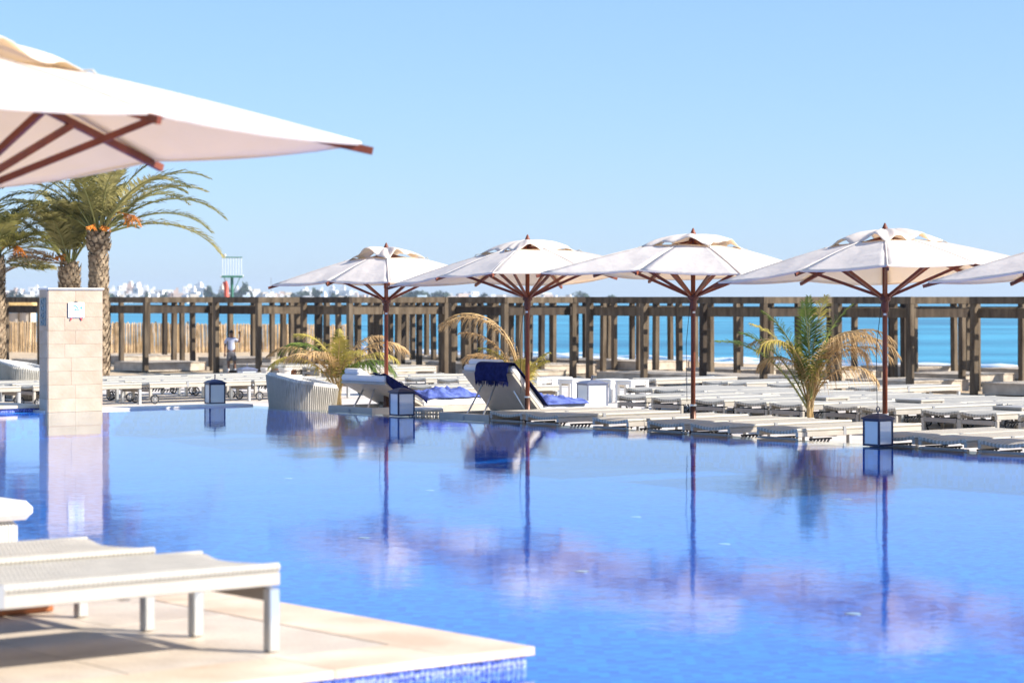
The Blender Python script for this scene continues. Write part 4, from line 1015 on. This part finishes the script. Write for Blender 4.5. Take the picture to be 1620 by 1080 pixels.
def hfn(u, v):
    X = -480 + 600 * u; Y = 1640 + 700 * v; return (X, Y, hill_z(X, Y) if Y < 2200 else hill_z(X, Y) * (1 - (Y - 2200) / 140) + (ZS - 1) * (Y - 2200) / 140)
hm_.grid(150, 40, hfn); hm_.build("headland", M['hill'], smooth=True, kind='structure')
house_meshes = {}
def house(px, Y, w_, d_, h, style, m):
    X = (px - CX) / FP * Y; z = hill_z(X, Y) - .5; rnd = random.Random(int(px * 7 + Y))
    t = put("house", None, None, (X, Y, z), R(rnd.uniform(-25, 25))); t["category"] = "house"; t["group"] = "white houses of the town across the bay"
    mb = MB().box((0, 0, h / 2), (w_, d_, h)); mb.box((0, -d_ / 2 + .1, h + .25), (w_, .2, .5)); mb.box((w_ / 2 - .1, 0, h + .25), (.2, d_, .5)); mb.box((-w_ / 2 + .1, 0, h + .25), (.2, d_, .5))
    if style == 1: mb.box((w_ * .22, d_ * .1, h + 1.2), (w_ * .42, d_ * .5, 2.4))
    if style == 2: mb.box((-w_ * .2, d_ * .1, h + 1.6), (w_ * .5, d_ * .6, 3.2)); mb.box((-w_ * .1, 0, h + 4.0), (w_ * .22, d_ * .3, 1.8))
    mb.build("wall", m, t)
    nw = max(1, int(w_ / 3)); wm = None
    for fl_ in range(max(1, int(h / 3.1))):
        for k in range(nw):
            if rnd.random() < .25: continue
            x = (k + .5) / nw * w_ - w_ / 2
            if wm is None: wm = MB().box((0, 0, 0), (.9, .12, 1.1)).mesh("window", M['dark_glass'])
            put("window", wm, t, (x, -d_ / 2 - .02, 1.7 + fl_ * 3.0))
    return t
rnd = random.Random(42); H_list = []
def addh(px, Y, w_, d_, h, style=0, m='white_wall', lab=None): H_list.append((px, Y, w_, d_, h, style, m, lab))
addh(268, 1712, 31, 10, 4.2, 0, 'white_wall', "long low white building at the foot of the far town")
addh(318, 1850, 10, 9, 9, 2, 'white_wall', "tall white house with tower block, highest right of the far town's summit")
addh(724, 1800, 22, 12, 5.0, 1, 'pink_wall', "long pinkish building on the far headland behind the dry arching frond")
addh(308, 1780, 8, 8, 6.0, 0, 'cream_wall', "cream building below the tall white tower house of the far town")
px = -40
while px < 905:
    pr_ = prof(px)
    rows_ = 4 if pr_ > 17 else (3 if pr_ > 11 else 2)
    dens = 1.15 if (px < 600 or px > 745) else .35
    for r_ in range(rows_):
        if rnd.random() > dens * (.86 if 150 < px < 420 else .78): continue
        if 228 < px < 308 and r_ == 0: continue
        if 326 < px < 342 or 158 < px < 176: continue
        Y = Y0 + 25 + (Y1 - Y0 - 60) * (r_ + rnd.uniform(.1, .8)) / rows_
        addh(px + rnd.uniform(-4, 4), Y, rnd.uniform(4.5, 9), rnd.uniform(5, 8), rnd.choice((3.4, 3.8, 4.5, 6.2)), rnd.choice((0, 0, 1, 1, 2)) if pr_ > 9 else rnd.choice((0, 0, 1)), rnd.choice(('white_wall',) * 7 + ('cream_wall', 'pink_wall')))
    px += rnd.uniform(10, 15)
H_list.sort(key=lambda h: h[0]); cnt = {}
desc = {0: "flat-roofed", 1: "roof-roomed", 2: "two-tiered"}
for (px, Y, w_, d_, h, st, m, lab) in H_list:
    t = house(px, Y, w_, d_, h, st, M[m]); c_ = {"white_wall": "white", "cream_wall": "cream", "pink_wall": "pinkish"}[m]
    key = (c_, st); 
    if lab is None:
        cnt[key] = cnt.get(key, 0) + 1; lab = "%s %s house in the far town, %s of its sort from left" % (c_, desc[st], nth(cnt[key]))
    t["label"] = lab
def far_crown(seed, sx, sz):
    rnd = random.Random(seed); mb = MB()
    for k in range(220):
        while True:
            q = Vector((rnd.uniform(-1, 1), rnd.uniform(-1, 1), rnd.uniform(-1, 1)))
            if .35 < q.length < 1: break
        q *= .75 + .3 * noise.noise(q * 2 + Vector((seed, 0, 0)))
        c = Vector((q.x * sx, q.y * sx, sz + q.z * sz)); n1 = Vector((rnd.uniform(-1, 1), rnd.uniform(-1, 1), rnd.uniform(-1, 1))).normalized(); n2 = n1.orthogonal().normalized(); s_ = rnd.uniform(.3, .6)
        mb.add([c - n1 * s_ - n2 * s_ * .6, c + n1 * s_ - n2 * s_ * .5, c + n2 * s_], [(0, 1, 2)])
    return mb.mesh("crown", M['far_leaf'])
crowns = [far_crown(1, 2.6, 2.2), far_crown(2, 1.5, 3.2), far_crown(3, 3.6, 2.2), far_crown(4, 2.0, 2.6)]
tk_me = MB().tube([(0, 0, -1), (0, 0, 2.2)], [.3, .2], 6).mesh("trunk", M['trunk'])
trees = [(168, 1720, 2, 1.4), (176, 1722, 0, 1.2), (185, 1735, 2, 1.0), (203, 1735, 3, .9), (212, 1725, 0, .9), (224, 1730, 2, .9), (232, 1800, 1, .9), (258, 1850, 0, .8), (262, 1860, 1, .8), (326, 1740, 1, 1.3), (331, 1745, 1, 1.5), (336, 1742, 3, 1.2), (346, 1830, 0, 1), (358, 1800, 2, 1.3), (371, 1760, 2, 1.3), (381, 1765, 3, 1.5),
         (388, 1770, 1, 1.8), (395, 1768, 3, 1.3), (404, 1900, 2, .9), (412, 1740, 0, .8), (441, 1740, 0, .8), (452, 1760, 3, .8), (463, 1800, 3, 1), (474, 1850, 2, 1.2), (483, 1900, 2, 1.1), (497, 1840, 1, 1.2), (503, 1840, 3, 1.2), (508, 1900, 0, 1.1), (527, 1820, 3, 1), (534, 1850, 0, .9), (548, 1780, 0, .9), (556, 1800, 2, .9), (570, 1780, 0, .8), (580, 1785, 2, .7),
         (588, 1790, 0, .7), (640, 1790, 2, 1.2), (648, 1800, 0, 1.4), (657, 1790, 2, 1.5), (666, 1795, 2, 1.5), (674, 1800, 0, 1.3), (690, 1795, 2, 1.3), (697, 1790, 2, 1.5), (706, 1800, 0, 1.3), (729, 1900, 2, 1.0), (766, 1900, 0, 1), (778, 1800, 2, .8), (870, 1800, 2, .7), (880, 1790, 0, .7), (918, 1790, 2, 1.5), (926, 1790, 0, 1.2), (968, 1790, 2, 1.1), (20, 1730, 2, 1.5), (32, 1735, 0, 1.2), (60, 1720, 2, 1), (92, 1800, 1, 1), (98, 1800, 3, 1), (118, 1790, 2, 1)]
trees.sort(); kindname = {0: "rounded", 1: "slender cypress-like", 2: "broad", 3: "upright bushy"}; cn = {}
for (px, Y, k, s_) in trees:
    X = (px - CX) / FP * Y; cn[k] = cn.get(k, 0) + 1
    t = thing("tree", "%s dark tree in the far town, %s of that shape from left" % (kindname[k], nth(cn[k])), "tree", (X, Y, hill_z(X, Y) - .4), R(px * 13), "trees among the far houses"); t.scale = (s_ * 1.35, s_ * 1.35, s_ * 1.35)
    put("crown", crowns[k], t, (0, 0, .8)); put("trunk", tk_me, t)
mst = thing("radio_mast", "thin grey mast standing above the far town left of the first parasol", "mast", at_Y(429, 1900, 4), 0)
MB().tube([(0, 0, -4), (0, 0, 14)], [.5, .25], 6).build("mast_pole", M['grey'], mst)

# ------------------------------------------------------------------ sea air
hz = MB().box((0, 2900, 17), (12400, 6600, 50)); 
hmat = bpy.data.materials.new("sea air"); hmat.use_nodes = True; ht = hmat.node_tree; ht.nodes.clear()
ho = ht.nodes.new("ShaderNodeOutputMaterial"); hv = ht.nodes.new("ShaderNodeVolumePrincipled")
hv.inputs["Color"].default_value = (.80, .90, 1.0, 1); hv.inputs["Density"].default_value = .00013; hv.inputs["Anisotropy"].default_value = .2
ht.links.new(hv.outputs[0], ho.inputs["Volume"])
hz.build("haze", hmat, kind='stuff')
